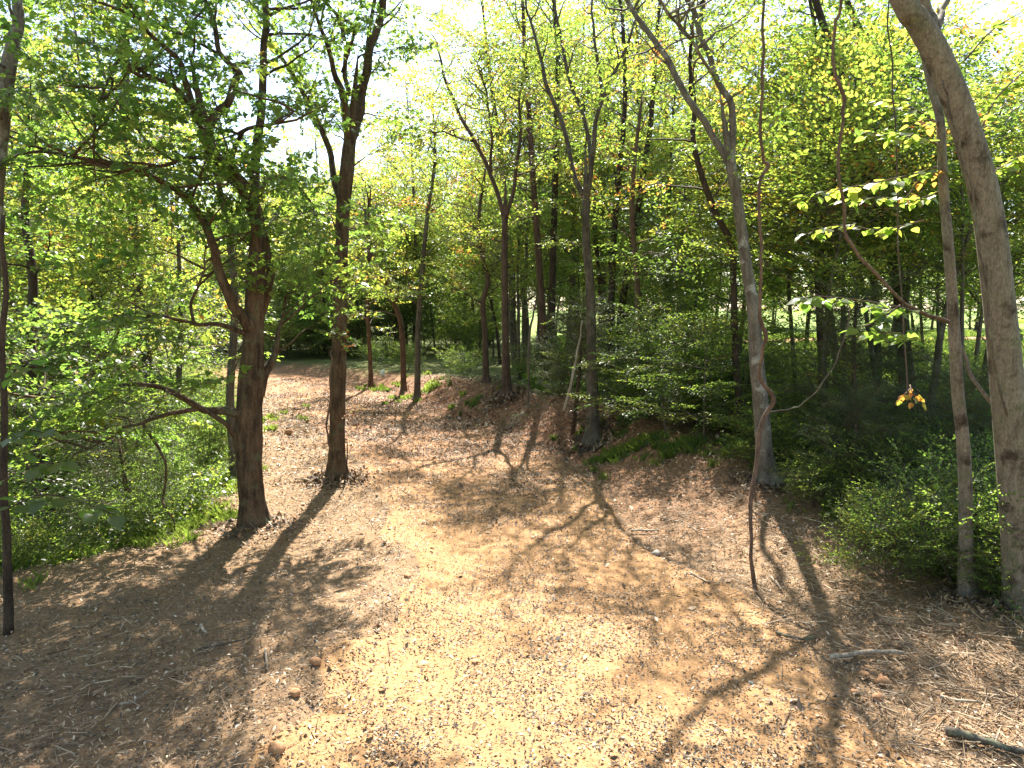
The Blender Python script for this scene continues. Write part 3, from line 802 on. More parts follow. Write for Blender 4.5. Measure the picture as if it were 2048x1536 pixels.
def proto_tree(name, seed, h, r0, bare, nb, bark, sprays, tint, n_top, n_side, L2, k=1.0, lean=.05, spread=.28):
    r = np.random.default_rng(seed)
    root = thing(name, 'tree', 'tree')
    pts = [np.array([0, 0, -.3])]; d = np.array([0, 0, 1.0])
    for q in range(8):
        d = unit(d + [r.normal(0, lean), r.normal(0, lean), .12]); pts.append(pts[-1] + d * (h + .3) / 8)
    P = catmull(np.array(pts), 4); R = np.interp(np.linspace(0, 1, len(P)), [0, .04, .1, .6, 1], [r0 * 1.5, r0 * 1.15, r0, r0 * .6, r0 * .15])
    mb_ = MB(); v, f, c = tube(P, R, 10, smoothbark); mb_.add(v, f, c); mb_.build('trunk', M_BARK[bark], root, True)
    cr = Crown(seed + 7, sprays, tint, .09, (.8, 1.25))
    for q in range(nb):
        t = bare + (.92 - bare) * (q + r.uniform(.1, .9)) / nb
        i0 = int(t * (len(P) - 1)); az = q * 2.4 + r.uniform(-.5, .5)
        d = unit(np.array([math.cos(az), math.sin(az), r.uniform(.25, .95)]))
        L = h * spread * (1.15 - t) * r.uniform(.8, 1.2) * 1.5
        bp = [P[i0]]
        for _ in range(5):
            d = unit(d + r.normal(0, .16, 3) + [0, 0, .10]); bp.append(bp[-1] + d * L / 5)
        B = catmull(np.array(bp), 3); rb = R[i0] * .5
        mb_ = MB(); v, f, c = tube(B, np.linspace(rb, rb * .2, len(B)), 7); mb_.add(v, f, c); mb_.build('branch', M_BARK[bark], root, True)
        cr.along(B, n_side, L2, .014, .25, 1.0, k=k)
    cr.along(P, n_top, L2, .014, bare * .9, 1.0, k=k)
    tag(link('crown', cr.mesh('crown', [M_LEAF, M_BARK[bark]]), root), kind='stuff')
    return root


def proto_layered(name, seed, h, r0, bark, tint, n=9, L=1.5, sprays=SP_FLAT):
    """young understory tree with flat tiers of leaves"""
    r = np.random.default_rng(seed)
    root = thing(name, 'young tree', 'sapling')
    pts = [np.array([0, 0, -.2])]; d = np.array([0, 0, 1.0])
    for q in range(6):
        d = unit(d + [r.normal(0, .08), r.normal(0, .08), .1]); pts.append(pts[-1] + d * (h + .2) / 6)
    P = catmull(np.array(pts), 4); R = np.linspace(r0, r0 * .2, len(P))
    mb_ = MB(); v, f, c = tube(P, R, 8); mb_.add(v, f, c); mb_.build('trunk', M_BARK[bark], root, True)
    cr = Crown(seed + 7, sprays, tint, .08, (.7, 1.0))
    for q in range(n):
        t = .22 + .76 * (q + .5) / n; i0 = int(t * (len(P) - 1)); az = q * 2.4 + r.uniform(-.4, .4)
        cr.limb(P[i0], [math.cos(az), math.sin(az), .22], L * (1.15 - .6 * t) * r.uniform(.75, 1.2), .012, .21, -.12, .12, wig=.10)
    cr.spray(P[-1], [.3, .2, .6])
    tag(link('crown', cr.mesh('crown', [M_LEAF, M_BARK[bark]]), root), kind='stuff')
    return root


def proto_shrub(name, seed, h, tint, n=9, sprays=SP_SHRUB, mat=None, k=.75, lift=.5):
    r = np.random.default_rng(seed)
    root = thing(name, 'shrub', 'shrub')
    cr = Crown(seed + 7, sprays, tint, .08, (.7, 1.05))
    for q in range(n):
        az = q * 2.4 + r.uniform(-.4, .4); out = r.uniform(.15, .9)
        L = h * r.uniform(.65, 1.1); d = unit(np.array([math.cos(az) * out, math.sin(az) * out, 1.0]))
        pts = [np.array([math.cos(az) * .05, math.sin(az) * .05, -.08])]
        for _ in range(4): d = unit(d + r.normal(0, .14, 3)); pts.append(pts[-1] + d * L / 4)
        B = catmull(np.array(pts), 3)
        if q < 5:
            mb_ = MB(); v, f, c = tube(B, np.linspace(.012, .004, len(B)), 5); mb_.add(v, f, c); mb_.build('stem', M_BARK['mid'], root, True)
        cr.along(B, 5, h * .34, .005, .25, 1.0, k=k, step=.20, lift=lift)
    tag(link('foliage', cr.mesh('foliage', [mat or M_LEAF, M_BARK['mid']]), root), kind='stuff')
    return root


def proto_cedar(name, seed, h, w):
    r = np.random.default_rng(seed)
    root = thing(name, 'cedar', 'cedar')
    P = np.array([[0, 0, -.1], [.03, .02, h * .5], [0, 0, h]])
    mb_ = MB(); v, f, c = tube(P, np.array([.04, .03, .008]), 7); mb_.add(v, f, c); mb_.build('trunk', M_BARK['red'], root, True)
    cr = Crown(seed + 3, SP_CEDAR, .45, .2, (.45, .7))
    n = int(26 * h)
    for q in range(n):
        t = .06 + .94 * q / n; az = q * 2.4
        L = w * (1.06 - t) ** .8 * r.uniform(.7, 1.15)
        cr.limb([0, 0, h * t], [math.cos(az), math.sin(az), .35 + .5 * t], max(.2, L), .007, .2, .1, .15, seg=3, k=.9)
    tag(link('foliage', cr.mesh('foliage', [M_CEDAR, M_BARK['red']]), root), kind='stuff')
    return root


TALL = [proto_tree('tall_tree', 200 + q, hh, rr, .42, 7, bk, SP_SIMPLE, tn, 16, 6, 1.2, 1.1) for q, (hh, rr, bk, tn) in enumerate([(13.5, .13, 'dark', .60), (15, .15, 'mid', .64), (12, .11, 'red', .68)])]
YOUNG = [proto_tree('young_tree', 220 + q, hh, rr, .30, 6, bk, SP_SIMPLE, tn, 15, 6, .95, 1.05) for q, (hh, rr, bk, tn) in enumerate([(7.5, .07, 'dark', .62), (8.5, .08, 'mid', .70), (6.2, .06, 'mid', .56)])]
FAR = [proto_tree('distant_tree', 240 + q, hh, rr, .15, 7, 'dark', SP_FAR, tn, 22, 9, 1.5, 1.35) for q, (hh, rr, tn) in enumerate([(11.5, .14, .52), (9.5, .12, .60), (13, .15, .44)])]
LAYER = [proto_layered('understory_sapling', 260 + q, hh, .03, 'mid', tn, n_, L_) for q, (hh, tn, n_, L_) in enumerate([(3.2, .48, 11, 1.7), (2.4, .56, 9, 1.4), (4.2, .54, 13, 1.8)])]
SHRUB = [proto_shrub('leafy_shrub', 280 + q, hh, tn) for q, (hh, tn) in enumerate([(1.3, .50), (1.0, .58), (1.7, .44)])]
CEDAR = [proto_cedar('cedar_sapling', 300, 2.3, .95), proto_cedar('cedar_sapling', 301, 1.4, .75)]
used = set()


def place(protos, spots, group, label_of, scale=(.85, 1.2), tilt=.04, seed=0, sort_px=True):
    """spots: (x, y[, kind[, scale]]); labels are given from left to right as the camera sees them"""
    r = np.random.default_rng(seed)
    spots = sorted(spots, key=lambda s: s[0] / max(s[1], .5)) if sort_px else spots
    for q, s in enumerate(spots):
        k = s[2] if len(s) > 2 and s[2] is not None else int(r.integers(len(protos)))
        p = protos[k]
        if p.name not in used: used.add(p.name); o = p
        else: o = copy_tree(p)
        sc = s[3] if len(s) > 3 else r.uniform(*scale)
        o.location = (s[0], s[1], Hs(s[0], s[1]) - .02); o.scale = (sc, sc, sc * r.uniform(.93, 1.07))
        o.rotation_euler = (r.normal(0, tilt), r.normal(0, tilt), r.uniform(0, 6.28))
        o['label'] = label_of(q + 1, len(spots), k); o['group'] = group
    return spots


HERO_XY = [(o.location[0], o.location[1]) for o in HEROES]


def scatter(n, xr, yr, ok, dmin, seed, avoid=()):
    r = np.random.default_rng(seed); out = []
    for _ in range(n * 60):
        if len(out) >= n: break
        x = r.uniform(*xr); y = r.uniform(*yr)
        if not ok(x, y): continue
        if any((x - a_) ** 2 + (y - b_) ** 2 < dmin ** 2 for a_, b_ in out): continue
        if any((x - a_) ** 2 + (y - b_) ** 2 < (dmin * .6) ** 2 for a_, b_ in avoid): continue
        out.append((x, y))
    return out


def corridor(x, y): return -.40 * y - .4 < x < -.11 * y + .3      # open sky above the path ahead


def in_view(x, y, m=.80): return abs(x) < m * y + 1.5


def on_path(x, y, m=1.2): return edge_l(y) - m < x < path_r(y) + m + .6


# tall trees: the wood on the right bank, the wood on the left slope
right_tall = scatter(17, (0, 24), (16, 40), lambda x, y: in_view(x, y) and x < .27 * y and (x > 6 or y > 25) and not on_path(x, y) and not corridor(x, y) and x < 3 + y * .75 and (y < 22 or x < .26 * y), 2.2, 1, HERO_XY)
left_tall = scatter(13, (-30, -5), (17, 38), lambda x, y: in_view(x, y) and edge_l(y) - x > 1.2 and not corridor(x, y) and (x < -9.5 or y > 24), 2.4, 2, HERO_XY)
place(TALL, right_tall, 'tall trees in the wood on the right bank', lambda q, n, k: f'tall {("dark", "grey-brown", "reddish")[k]} tree, {ordinal(q)} from the left in the wood behind the right bank', seed=1)
place(TALL, left_tall, 'tall trees in the wood on the left slope', lambda q, n, k: f'tall {("dark", "grey-brown", "reddish")[k]} tree, {ordinal(q)} from the left in the wood on the left slope', seed=2)
right_young = scatter(14, (-1, 14), (19, 38), lambda x, y: in_view(x, y) and x < .28 * y and (x > 4 or y > 23) and not on_path(x, y) and (not corridor(x, y)), 2.0, 3, HERO_XY)
left_young = scatter(20, (-26, -5), (11.5, 36), lambda x, y: in_view(x, y) and edge_l(y) - x > 1.4 and x < -.42 * y and (x < -8.5 or y > 21), 1.8, 4, HERO_XY)
place(YOUNG, right_young, 'young trees in the wood on the right bank', lambda q, n, k: f'young bushy tree, {ordinal(q)} from the left behind the trunks of the right bank', seed=3)
place(YOUNG, left_young, 'young trees in the wood on the left slope', lambda q, n, k: f'young bushy tree, {ordinal(q)} from the left on the overgrown left slope', seed=4)
mid_far = scatter(34, (-22, 8), (37, 58), lambda x, y: in_view(x, y) and -.42 * y < x < .12 * y, 2.1, 5)
place(YOUNG, mid_far, 'trees closing the view behind the bend', lambda q, n, k: f'leafy tree, {ordinal(q)} from the left in the thicket beyond the path bend', scale=(1.25, 1.7), seed=5)
thicket = scatter(26, (-18, 0), (36, 46), lambda x, y: -.42 * y < x < -.02 * y and x - path_r(y) > 1.5, 1.3, 15)
place(SHRUB, thicket, 'dark thicket beyond the bend', lambda q, n, k: f'large dark shrub, {ordinal(q)} from the left in the shaded thicket beyond the bend', scale=(1.4, 2.5), seed=15)
far = scatter(64, (-75, 85), (60, 95), lambda x, y: in_view(x, y) and (y > 74 or x < .2 * y), 3.6, 6)
place(FAR, far, 'distant trees beyond the wood and the field', lambda q, n, k: f'distant tree, {ordinal(q)} from the left in the far treeline', scale=(.85, 1.15), seed=6)

bend_close = [(-17.6, 43.5), (-15.2, 41.6), (-12.8, 40.4), (-10.6, 40.0), (-8.4, 39.2), (-6.2, 40.2), (-14.0, 45.0), (-11.2, 43.4), (-4.2, 39.0)]
place(YOUNG, bend_close, 'dense trees closing the bend', lambda q, n, k: f'dense leafy tree, {ordinal(q)} from the left right behind the path bend', scale=(.85, 1.1), seed=23)
edge_young = scatter(6, (8, 20), (21, 27), lambda x, y: .36 * y < x < .74 * y, 1.9, 21, HERO_XY)
place(YOUNG, edge_young, 'young trees at the sunny edge of the wood', lambda q, n, k: f'young tree, {ordinal(q)} from the left at the sunny wood edge on the right', scale=(1.0, 1.3), seed=21)
BROAD = [proto_tree('broadleaf_tree', 320 + q, hh, rr, .36, 6, bk, SP_FLAT, tn, 11, 5, 1.0, 1.0, spread=.30) for q, (hh, rr, bk, tn) in enumerate([(7.0, .05, 'mid', .58), (6.0, .045, 'mid', .65)])]
place(BROAD, [(6.4, 13.4, 1, 1.05), (7.5, 14.2, 0, 1.1), (6.3, 15.6, 1, 1.15), (8.7, 15.6, 0, 1.15), (9.7, 14.6, 1, 1.15), (7.7, 17.4, 0, 1.2), (10.8, 16.6, 1, 1.2), (5.2, 16.6, 0, 1.1), (5.3, 12.0, 1, .95), (8.6, 12.9, 1, 1.0), (9.6, 18.4, 0, 1.2), (4.4, 18.2, 1, 1.1), (7.4, 11.4, 0, .9)], 'broad-leaved understory trees at the right',
      lambda q, n, k: f'thin-stemmed tree with spreading yellow-green sprays, {ordinal(q)} from the left behind the grey trunks', seed=24)
behind = scatter(20, (-15, 15), (-17, 1), lambda x, y: (x < path_l(y) - 3 or x > path_r(y) + 2.5) and abs(x) > .9 * y + 2.5, 2.4, 22)  # unseen trees added beside and behind the camera to hold back skylight
place(TALL, behind, 'tall trees of the wood beside and behind the viewpoint', lambda q, n, k: f'unseen tall tree, number {ordinal(q)} across the wood behind the viewpoint', seed=22)
# understory
right_layer = scatter(26, (1.5, 12), (11, 24), lambda x, y: in_view(x, y, .74) and (x < .30 * y or y < 12.5) and x - path_r(y) > 2.8 and x > .17 * y, 1.25, 7)
right_layer = [(x, y) if x < .32 * y else (x, y, 1, .6) for x, y in right_layer]
right_layer += [(2.95, 13.3, 1, .85), (3.45, 12.5, 1, .75), (3.7, 14.0, 0, .75), (4.2, 12.9, 1, .8), (2.7, 15.0, 0, .7)]
place(LAYER, right_layer, 'understory saplings on the right bank', lambda q, n, k: f'understory sapling with flat tiers of leaves, {ordinal(q)} from the left on the right bank', seed=7)
left_layer = scatter(17, (-15, -5), (8.8, 24), lambda x, y: in_view(x, y, .74) and edge_l(y) - x > 1.6, 1.25, 8)
place(LAYER, left_layer, 'understory saplings on the left slope', lambda q, n, k: f'understory sapling with tiers of leaves, {ordinal(q)} from the left on the left slope', seed=8)
right_shrub = scatter(26, (3, 11), (6.5, 19), lambda x, y: in_view(x, y, .74) and (x < .33 * y or y < 13) and x - path_r(y) > np.interp(y, [6, 8, 10, 13, 18], [2.3, 2.3, 2.5, 2.3, 2.0]), .75, 9, [(4.6, 6.1), (4.27, 6.4)])
right_shrub = [(x, y, (0, 1)[q % 2]) for q, (x, y) in enumerate(right_shrub)]
right_shrub += [(4.05, 7.3, 1), (4.6, 7.0, 0), (4.9, 7.9, 1), (5.3, 7.4, 0), (5.6, 8.4, 1), (4.4, 8.3, 1), (5.0, 9.0, 0), (4.75, 6.6, 1), (5.9, 9.2, 0), (4.1, 9.4, 1)]
place(SHRUB, right_shrub, 'shrubs along the right side of the path', lambda q, n, k: f'leafy shrub, {ordinal(q)} from the left in the growth right of the path', scale=(.5, .85), seed=9)
brush = scatter(18, (4.5, 15), (13, 22), lambda x, y: .31 * y < x < .72 * y, 1.2, 26)
place(SHRUB, brush, 'brush before the sunny field', lambda q, n, k: f'low leafy bush, {ordinal(q)} from the left in the brush before the sunny field', scale=(.55, .95), seed=26)
left_shrub = scatter(46, (-12, -4), (7.5, 22), lambda x, y: in_view(x, y, .74) and edge_l(y) - x > .8, .8, 10)
place(SHRUB, left_shrub, 'shrubs on the left slope', lambda q, n, k: f'leafy shrub, {ordinal(q)} from the left in the bright growth left of the path', scale=(.5, .95), seed=10)
bend_shrub = scatter(9, (-14, 2), (19, 34), lambda x, y: (path_r(y) + 2.4 < x < path_r(y) + 4) or (edge_l(y) - 3 < x < edge_l(y) - .4), 1.1, 12)
bend_shrub += [(-9.6, 21.5), (-10.4, 23.2), (-11.2, 24.8), (-12.6, 26.4), (-8.6, 18.8), (-7.6, 18.2), (-6.9, 16.4), (-8.0, 19.4), (-6.6, 15.2), (-9.0, 20.6)]
place(SHRUB, bend_shrub, 'shrubs along the far bend', lambda q, n, k: f'leafy shrub, {ordinal(q)} from the left beside the far bend of the path', scale=(.55, .9), seed=12)
place(CEDAR, [(5.1, 10.6, 0, 1.05), (6.2, 11.6, 0, .9), (4.6, 9.3, 1, 1.0), (5.6, 9.0, 1, 1.1), (1.35, 15.6, 0, 1.25), (-5.9, 10.8, 1, 1.2)], 'cedar saplings',
      lambda q, n, k: ['feathery cedar sapling under the low limb of the thick forked tree', 'olive cedar sapling on the bank behind the pale dead sapling', 'low feathery cedar just right of the lichen-spotted forked trunk',
                       'taller grey-green cedar behind the low ones right of the lichen-spotted trunk', 'low cedar with drooping sprays, nearest the path on the right', 'grey-green cedar, rightmost, left of the slim grey tree'][q - 1], seed=13)

# ------------------------------------------------------------------ what nobody could count: ground cover, grass, litter, broken wood
def ground_cover(name, label, n, region, dens, seed, hgt=.28, tint=.5, ls=1.0):
    r = np.random.default_rng(seed)
    x = r.uniform(region[0], region[1], n); y = region[2] + (region[3] - region[2]) * r.random(n) ** 1.5
    keep = (r.random(n) < dens(x, y)) & (np.abs(x) < .78 * y + 1)
    x, y = x[keep], y[keep]; m = len(x); k = 9
    base = np.stack([x, y, H(x, y)], -1)
    hh = hgt * r.uniform(.3, 1.2, m)
    off = r.normal(0, 1, (m, k, 3)) * np.array([.10, .10, 0])
    p = base[:, None] + off; p[..., 2] += hh[:, None] * r.random((m, k)) ** .7
    L = r.uniform(.035, .075, (m, k)) * ls * np.clip(base[:, 1] / 9, .8, 2)[:, None]
    az = r.uniform(0, 2 * np.pi, (m, k)); tl = r.normal(0, .45, (m, k)); tw = r.normal(0, .5, (m, k))
    d = np.stack([np.cos(az) * np.cos(tl), np.sin(az) * np.cos(tl), np.sin(tl)], -1)
    s = np.stack([-np.sin(az) * np.cos(tw), np.cos(az) * np.cos(tw), np.sin(tw)], -1)
    w = L * .32
    q = np.stack([p, p + d * (L * .5)[..., None] - s * w[..., None], p + d * L[..., None], p + d * (L * .5)[..., None] + s * w[..., None]], 2).reshape(-1, 3)
    t = np.repeat(np.clip(tint + r.normal(0, .12, (m, k)), 0, .85).ravel(), 4)
    mb_ = MB(); mb_.add(q, np.arange(len(q)).reshape(-1, 4), tint=t)
    return tag(mb_.build(name, M_LEAF), label, 'ground cover', kind='stuff')


ground_cover('ground_cover', 'bright low green plants covering the left slope', 26000, (-14, -3.2, 6.8, 26), lambda x, y: veg_at(x, y) * sstep(-.2, .6, edge_l(y) - x) * .95, 31, .34, .58)
ground_cover('ground_cover', 'low green plants under the shrubs right of the path', 24000, (.5, 14, 5, 24), lambda x, y: veg_at(x, y) * (x > path_r(y)) * .7, 32, .40, .50, 1.35)


def grass_patch(name, label, n, sampler, seed, h=(.05, .17)):
    r = np.random.default_rng(seed)
    x, y = sampler(r, n); m = len(x)
    b = np.stack([x, y, H(x, y) - .01], -1)
    hh = r.uniform(*h, m); az = r.uniform(0, 2 * np.pi, m); ln = r.uniform(.2, .9, m)
    w = .0025 + .0007 * np.clip(y - 6, 0, 40)
    side = np.stack([-np.sin(az), np.cos(az), 0 * az], -1) * w[:, None]
    top = b + np.stack([np.cos(az) * ln * hh, np.sin(az) * ln * hh, hh], -1)
    md = b + np.stack([np.cos(az) * ln * hh * .3, np.sin(az) * ln * hh * .3, hh * .6], -1)
    q = np.stack([b - side, b + side, md + side * .8, top], 1)
    mb_ = MB(); v = np.concatenate([q.reshape(-1, 3)])
    mb_.add(v, np.arange(len(v)).reshape(-1, 4), tint=np.repeat(np.clip(r.normal(.5, .25, m), 0, 1), 4))
    return tag(mb_.build(name, M_GRASS), label, 'grass', kind='stuff')


def blob_sampler(blobs, tuft=0):
    def f(r, n):
        w = np.array([b[4] for b in blobs]); k = r.choice(len(blobs), n, p=w / w.sum())
        B = np.array(blobs)[k]
        if not tuft: return B[:, 0] + r.normal(0, 1, n) * B[:, 2], B[:, 1] + r.normal(0, 1, n) * B[:, 3]
        m = max(1, n // tuft); B = B[:m]; cx = B[:, 0] + r.normal(0, 1, m) * B[:, 2]; cy_ = B[:, 1] + r.normal(0, 1, m) * B[:, 3]
        g = r.integers(m, size=n); sg = r.uniform(.02, .09, m)[g]
        return cx[g] + r.normal(0, 1, n) * sg, cy_[g] + r.normal(0, 1, n) * sg
    return f


grass_patch('grass', 'bright green grass along the crown of the right bank', 8000, blob_sampler([(2.2, 13.4, .35, .2, 3), (3.1, 12.5, .4, .25, 2), (2.0, 15.2, .5, .3, 1), (3.9, 11.5, .4, .3, .8), (-.8, 20.4, .5, .4, .6), (-3.0, 23.4, .6, .5, 1), (-4.6, 26, .6, .5, 1), (4.6, 8.8, .4, .5, .7)], 45), 41)
grass_patch('grass', 'pale yellow-green grass at the edge of the left slope', 14000, blob_sampler([(-5.3, 10.2, .6, .5, 3), (-6.2, 9.2, .6, .5, 3), (-5.2, 12.5, .4, .8, 1.5), (-6.6, 17.5, .5, 1.4, 1), (-7.4, 8.0, .7, .4, 1.5)], 45), 42)


def field_sampler(r, n):
    x = r.uniform(2, 45, n); y = r.uniform(24, 60, n); k = (field_at(x, y) > .5) & (np.abs(y - 44 - 3 * np.sin(x * .05)) > 2.4); return x[k], y[k]


grass_patch('grass', 'sunlit meadow grass beyond the trunks on the right', 60000, field_sampler, 43, (.15, .4))


def litter(name, label, n, xr, yr, dens, seed, size, tintf, mat, curl=.35, wid=(.35, .6), pw=2.1, around=None):
    r = np.random.default_rng(seed)
    y = yr[0] + (yr[1] - yr[0]) * r.random(n) ** pw; x = r.uniform(xr[0], xr[1], n) if xr else path_l(y) - .7 + (path_r(y) - path_l(y) + 1.4) * r.random(n)
    if around:
        g = np.array(around)[r.integers(len(around), size=n)]; az = r.uniform(0, 2 * np.pi, n); rr = g[:, 2] * (1 + np.abs(r.normal(0, .9, n)))
        x, y = g[:, 0] + np.cos(az) * rr, g[:, 1] + np.sin(az) * rr
    k = (r.random(n) < dens(x, y)) & (np.abs(x) < .76 * y + .6)
    x, y = x[k], y[k]; m = len(x)
    L = r.uniform(*size, m) * np.clip(y / 8, 1, 2.2); w = L * r.uniform(*wid, m)
    az = r.uniform(0, 2 * np.pi, m); tl = r.normal(0, curl, m); tw = r.normal(0, curl, m); fold = r.uniform(-.05, .35, m)
    d = np.stack([np.cos(az) * np.cos(tl), np.sin(az) * np.cos(tl), np.sin(tl)], -1)
    s = np.stack([-np.sin(az) * np.cos(tw), np.cos(az) * np.cos(tw), np.sin(tw)], -1)
    nrm = np.cross(d, s)
    c = np.stack([x, y, H(x, y) + .012 + L * .5 * np.abs(np.sin(tl)) + w * .4 * np.abs(np.sin(tw)) + r.uniform(0, .012, m)], -1)
    up = nrm * (fold * w)[:, None]
    q = np.stack([c - d * (L / 2)[:, None], c - s * (w / 2)[:, None] + up, c + d * (L / 2)[:, None], c + s * (w / 2)[:, None] + up], 1).reshape(-1, 3)
    mb_ = MB(); mb_.add(q, np.arange(len(q)).reshape(-1, 4), tint=np.repeat(np.clip(tintf(r, x, y), 0, 1), 4))
    return tag(mb_.build(name, mat), label, 'leaf litter', kind='stuff')


def path_in(x, y):
    nz = (noise2(x * 1.1 + 5, y * 1.1 + 2) - .5) * 1.5 + (noise2(x * 4.1, y * 4.1) - .5) * .7
    return sstep(-.5, .9, x - path_l(y) + nz) * sstep(-.5, .9, path_r(y) - x + nz)


def clump(x, y, s=1.3): return .28 + 1.0 * sstep(.34, .66, .6 * noise2(x * s + 3, y * s + 17) + .4 * noise2(x * 4.7, y * 4.7 + 8))


litter('leaf_litter', 'small dark and pale fallen leaves scattered over the tan path', 190000, None, (3.6, 30), lambda x, y: path_in(x, y) * clump(x, y) * .9, 51, (.012, .038),
       lambda r, x, y: np.choose(r.choice(3, len(x), p=[.50, .32, .18]), [r.normal(.12, .10, len(x)) + .30 * sstep(8, 14, y), r.normal(.52, .12, len(x)), r.normal(.82, .10, len(x))]), M_CHIP, pw=1.75)
litter('leaf_litter', 'brown leaf and bark litter on both shoulders of the path', 240000, (-9, 8), (3.4, 26), lambda x, y: (1 - path_in(x, y)) * (1 - .75 * veg_at(x, y)) * .9, 52, (.018, .052),
       lambda r, x, y: np.where(r.random(len(x)) < .45, r.normal(.35, .15, len(x)), r.normal(.70, .16, len(x))), M_CHIP, wid=(.15, .5))


litter('leaf_litter', 'larger curled tan and brown leaves lying here and there on the ground', 1500, (-7, 7), (3.6, 20), lambda x, y: (1 - veg_at(x, y)) * (.25 + .75 * sstep(.5, .7, noise2(x * .9, y * .9 + 4))), 53, (.05, .10),
       lambda r, x, y: r.normal(.62, .16, len(x)), M_CHIP, .45, (.4, .65))


litter('leaf_litter', 'leaves drifted up against the feet of the nearer trees', 5200, (0, 1), (3, 4), lambda x, y: 1 + 0 * x, 54, (.03, .08), lambda r, x, y: r.normal(.50, .18, len(x)), M_CHIP, .55, (.35, .6),
       around=[(o.location[0], o.location[1], rr) for o, rr in zip(HEROES[:7], (.30, .24, .26, .12, .22, .22, .22))])


def debris(name, label, n, sampler, seed, size, mat=None):
    """shredded sticks and splinters"""
    r = np.random.default_rng(seed); x, y = sampler(r, n); m = len(x)
    L = r.uniform(*size, m) * r.uniform(.4, 1, m); w = r.uniform(.0012, .0042, m) * (1 + L * 1.6)
    az = r.uniform(0, np.pi, m); tl = r.normal(0, .14, m)
    d = np.stack([np.cos(az) * np.cos(tl), np.sin(az) * np.cos(tl), np.sin(tl)], -1)
    s = np.stack([-np.sin(az), np.cos(az), 0 * az], -1) * w[:, None]; u = np.array([0, 0, 1.0]) * w[:, None]
    c = np.stack([x, y, H(x, y) + .015 + L * .4 * np.abs(np.sin(tl)) + r.uniform(0, .02, m)], -1)
    e0 = c - d * (L / 2)[:, None]; e1 = c + d * (L / 2)[:, None]
    q = np.stack([e0 - s, e0 + s, e0 + u * 1.6, e1 - s * .6, e1 + s * .6, e1 + u], 1).reshape(-1, 3)
    f = np.array([[0, 1, 4, 3], [1, 2, 5, 4], [2, 0, 3, 5]])[None] + (np.arange(m) * 6)[:, None, None]
    mb_ = MB(); mb_.add(q, f.reshape(-1, 4), tint=np.repeat(np.clip(r.normal(.55, .25, m), 0, 1), 6))
    return tag(mb_.build(name, mat or M_STICK), label, 'wood debris', kind='stuff')


debris('wood_debris', 'shredded sticks and splinters strewn right of the path', 3600, blob_sampler([(3.2, 7.0, .6, .8, 3), (3.7, 5.6, .5, .6, 3), (3.0, 8.8, .6, .8, 1.6), (2.8, 10.2, .5, .5, .7), (3.4, 4.6, .6, .5, 2), (4.2, 5.0, .4, .5, 1)]), 61, (.05, .34))
debris('wood_debris', 'twigs and splinters strewn on the shaded left shoulder', 2100, blob_sampler([(-3.4, 6.0, 1.0, .8, 2), (-3.0, 4.8, .8, .5, 2), (-4.0, 8.2, .8, .8, 1), (-2.6, 10.6, .5, .8, .7), (-3.4, 11.8, .5, .5, .6)]), 62, (.04, .24))

# ------------------------------------------------------------------ single sticks, stones, vines, large leaves
def ground_at(px, py):
    r = ray(px, py); t = .5
    while t < 80:
        p = np.array([0, 0, CAM_H]) + r * t
        if p[2] <= Hs(p[0], p[1]): break
        t += .02
    return p


def stick(label, pix, width, bark='dead', lift=.02, name='stick', seed=0, twigs=0):
    r = np.random.default_rng(seed)
    P = np.array([ground_at(*q) for q in pix]); P[:, 2] = [Hs(a_[0], a_[1]) + lift + width * .45 for a_ in P]
    if name not in ('bent_root', 'bank_root', 'looping_root'): P[:, 2] = np.linspace(P[0, 2], P[-1, 2], len(P))
    p0 = P[0].copy(); C = catmull(P, 5)
    C[:, 2] += (noise2(np.arange(len(C)) * .6 + seed * 3.1, np.zeros(len(C))) - .3) * width * .35
    root = thing(name, label, name.split('_')[-1], tuple(p0)) if twigs else None
    mb_ = MB(); v, f, c = tube(C, np.linspace(width / 2, width * .3, len(C)), 8, smoothbark); mb_.add(v, f, c)
    o = mb_.build('main_stem' if twigs else name, M_BARK[bark], root, True, p0)
    if not twigs:
        o.location = tuple(p0); tag(o, label, name.split('_')[-1])
    for q in range(twigs):
        i0 = int(len(C) * (.35 + .5 * q / twigs)); d = unit(unit(C[min(i0 + 2, len(C) - 1)] - C[i0]) + r.normal(0, .5, 3) * [1, 1, .4] + [0, 0, .25])
        L = r.uniform(.12, .3); mb_ = MB(); v, f, c = tube(np.array([C[i0], C[i0] + d * L * .5, C[i0] + d * L + [0, 0, -.02]]), np.array([width * .22, width * .16, .003]), 5); mb_.add(v, f, c)
        mb_.build('twig', M_BARK[bark], root, True, p0)


stick('grey weathered log lying across the shoulder below the slim grey tree', [(1658, 1326), (1700, 1322), (1750, 1318), (1808, 1318)], .05, name='fallen_log', seed=1)
stick('thick brown split log entering from the bottom right corner', [(1890, 1478), (1950, 1492), (2000, 1505), (2062, 1522)], .065, 'mid', name='split_log', seed=2)
stick('pale broken stick in the shaded litter below the lichen-spotted forked tree', [(1262, 1066), (1290, 1068), (1318, 1066)], .035, name='broken_stick', seed=3)
stick('pale forked stick lying right of the shaded path edge', [(1316, 1038), (1345, 1045), (1375, 1052), (1395, 1068)], .022, name='forked_stick', seed=4, twigs=3)
stick('short bleached stick on the lit shoulder beside the hanging vine foot', [(1540, 1160), (1555, 1172), (1563, 1186)], .028, name='bleached_stick', seed=5)
stick('long thin stick lying in the tangle at the path edge', [(1380, 1150), (1410, 1165), (1440, 1172)], .02, name='thin_stick', seed=6)
stick('dark stick on the left shoulder in the big tree shadow', [(396, 1308), (430, 1300), (465, 1292), (490, 1284)], .022, 'mid', name='dark_stick', seed=7)
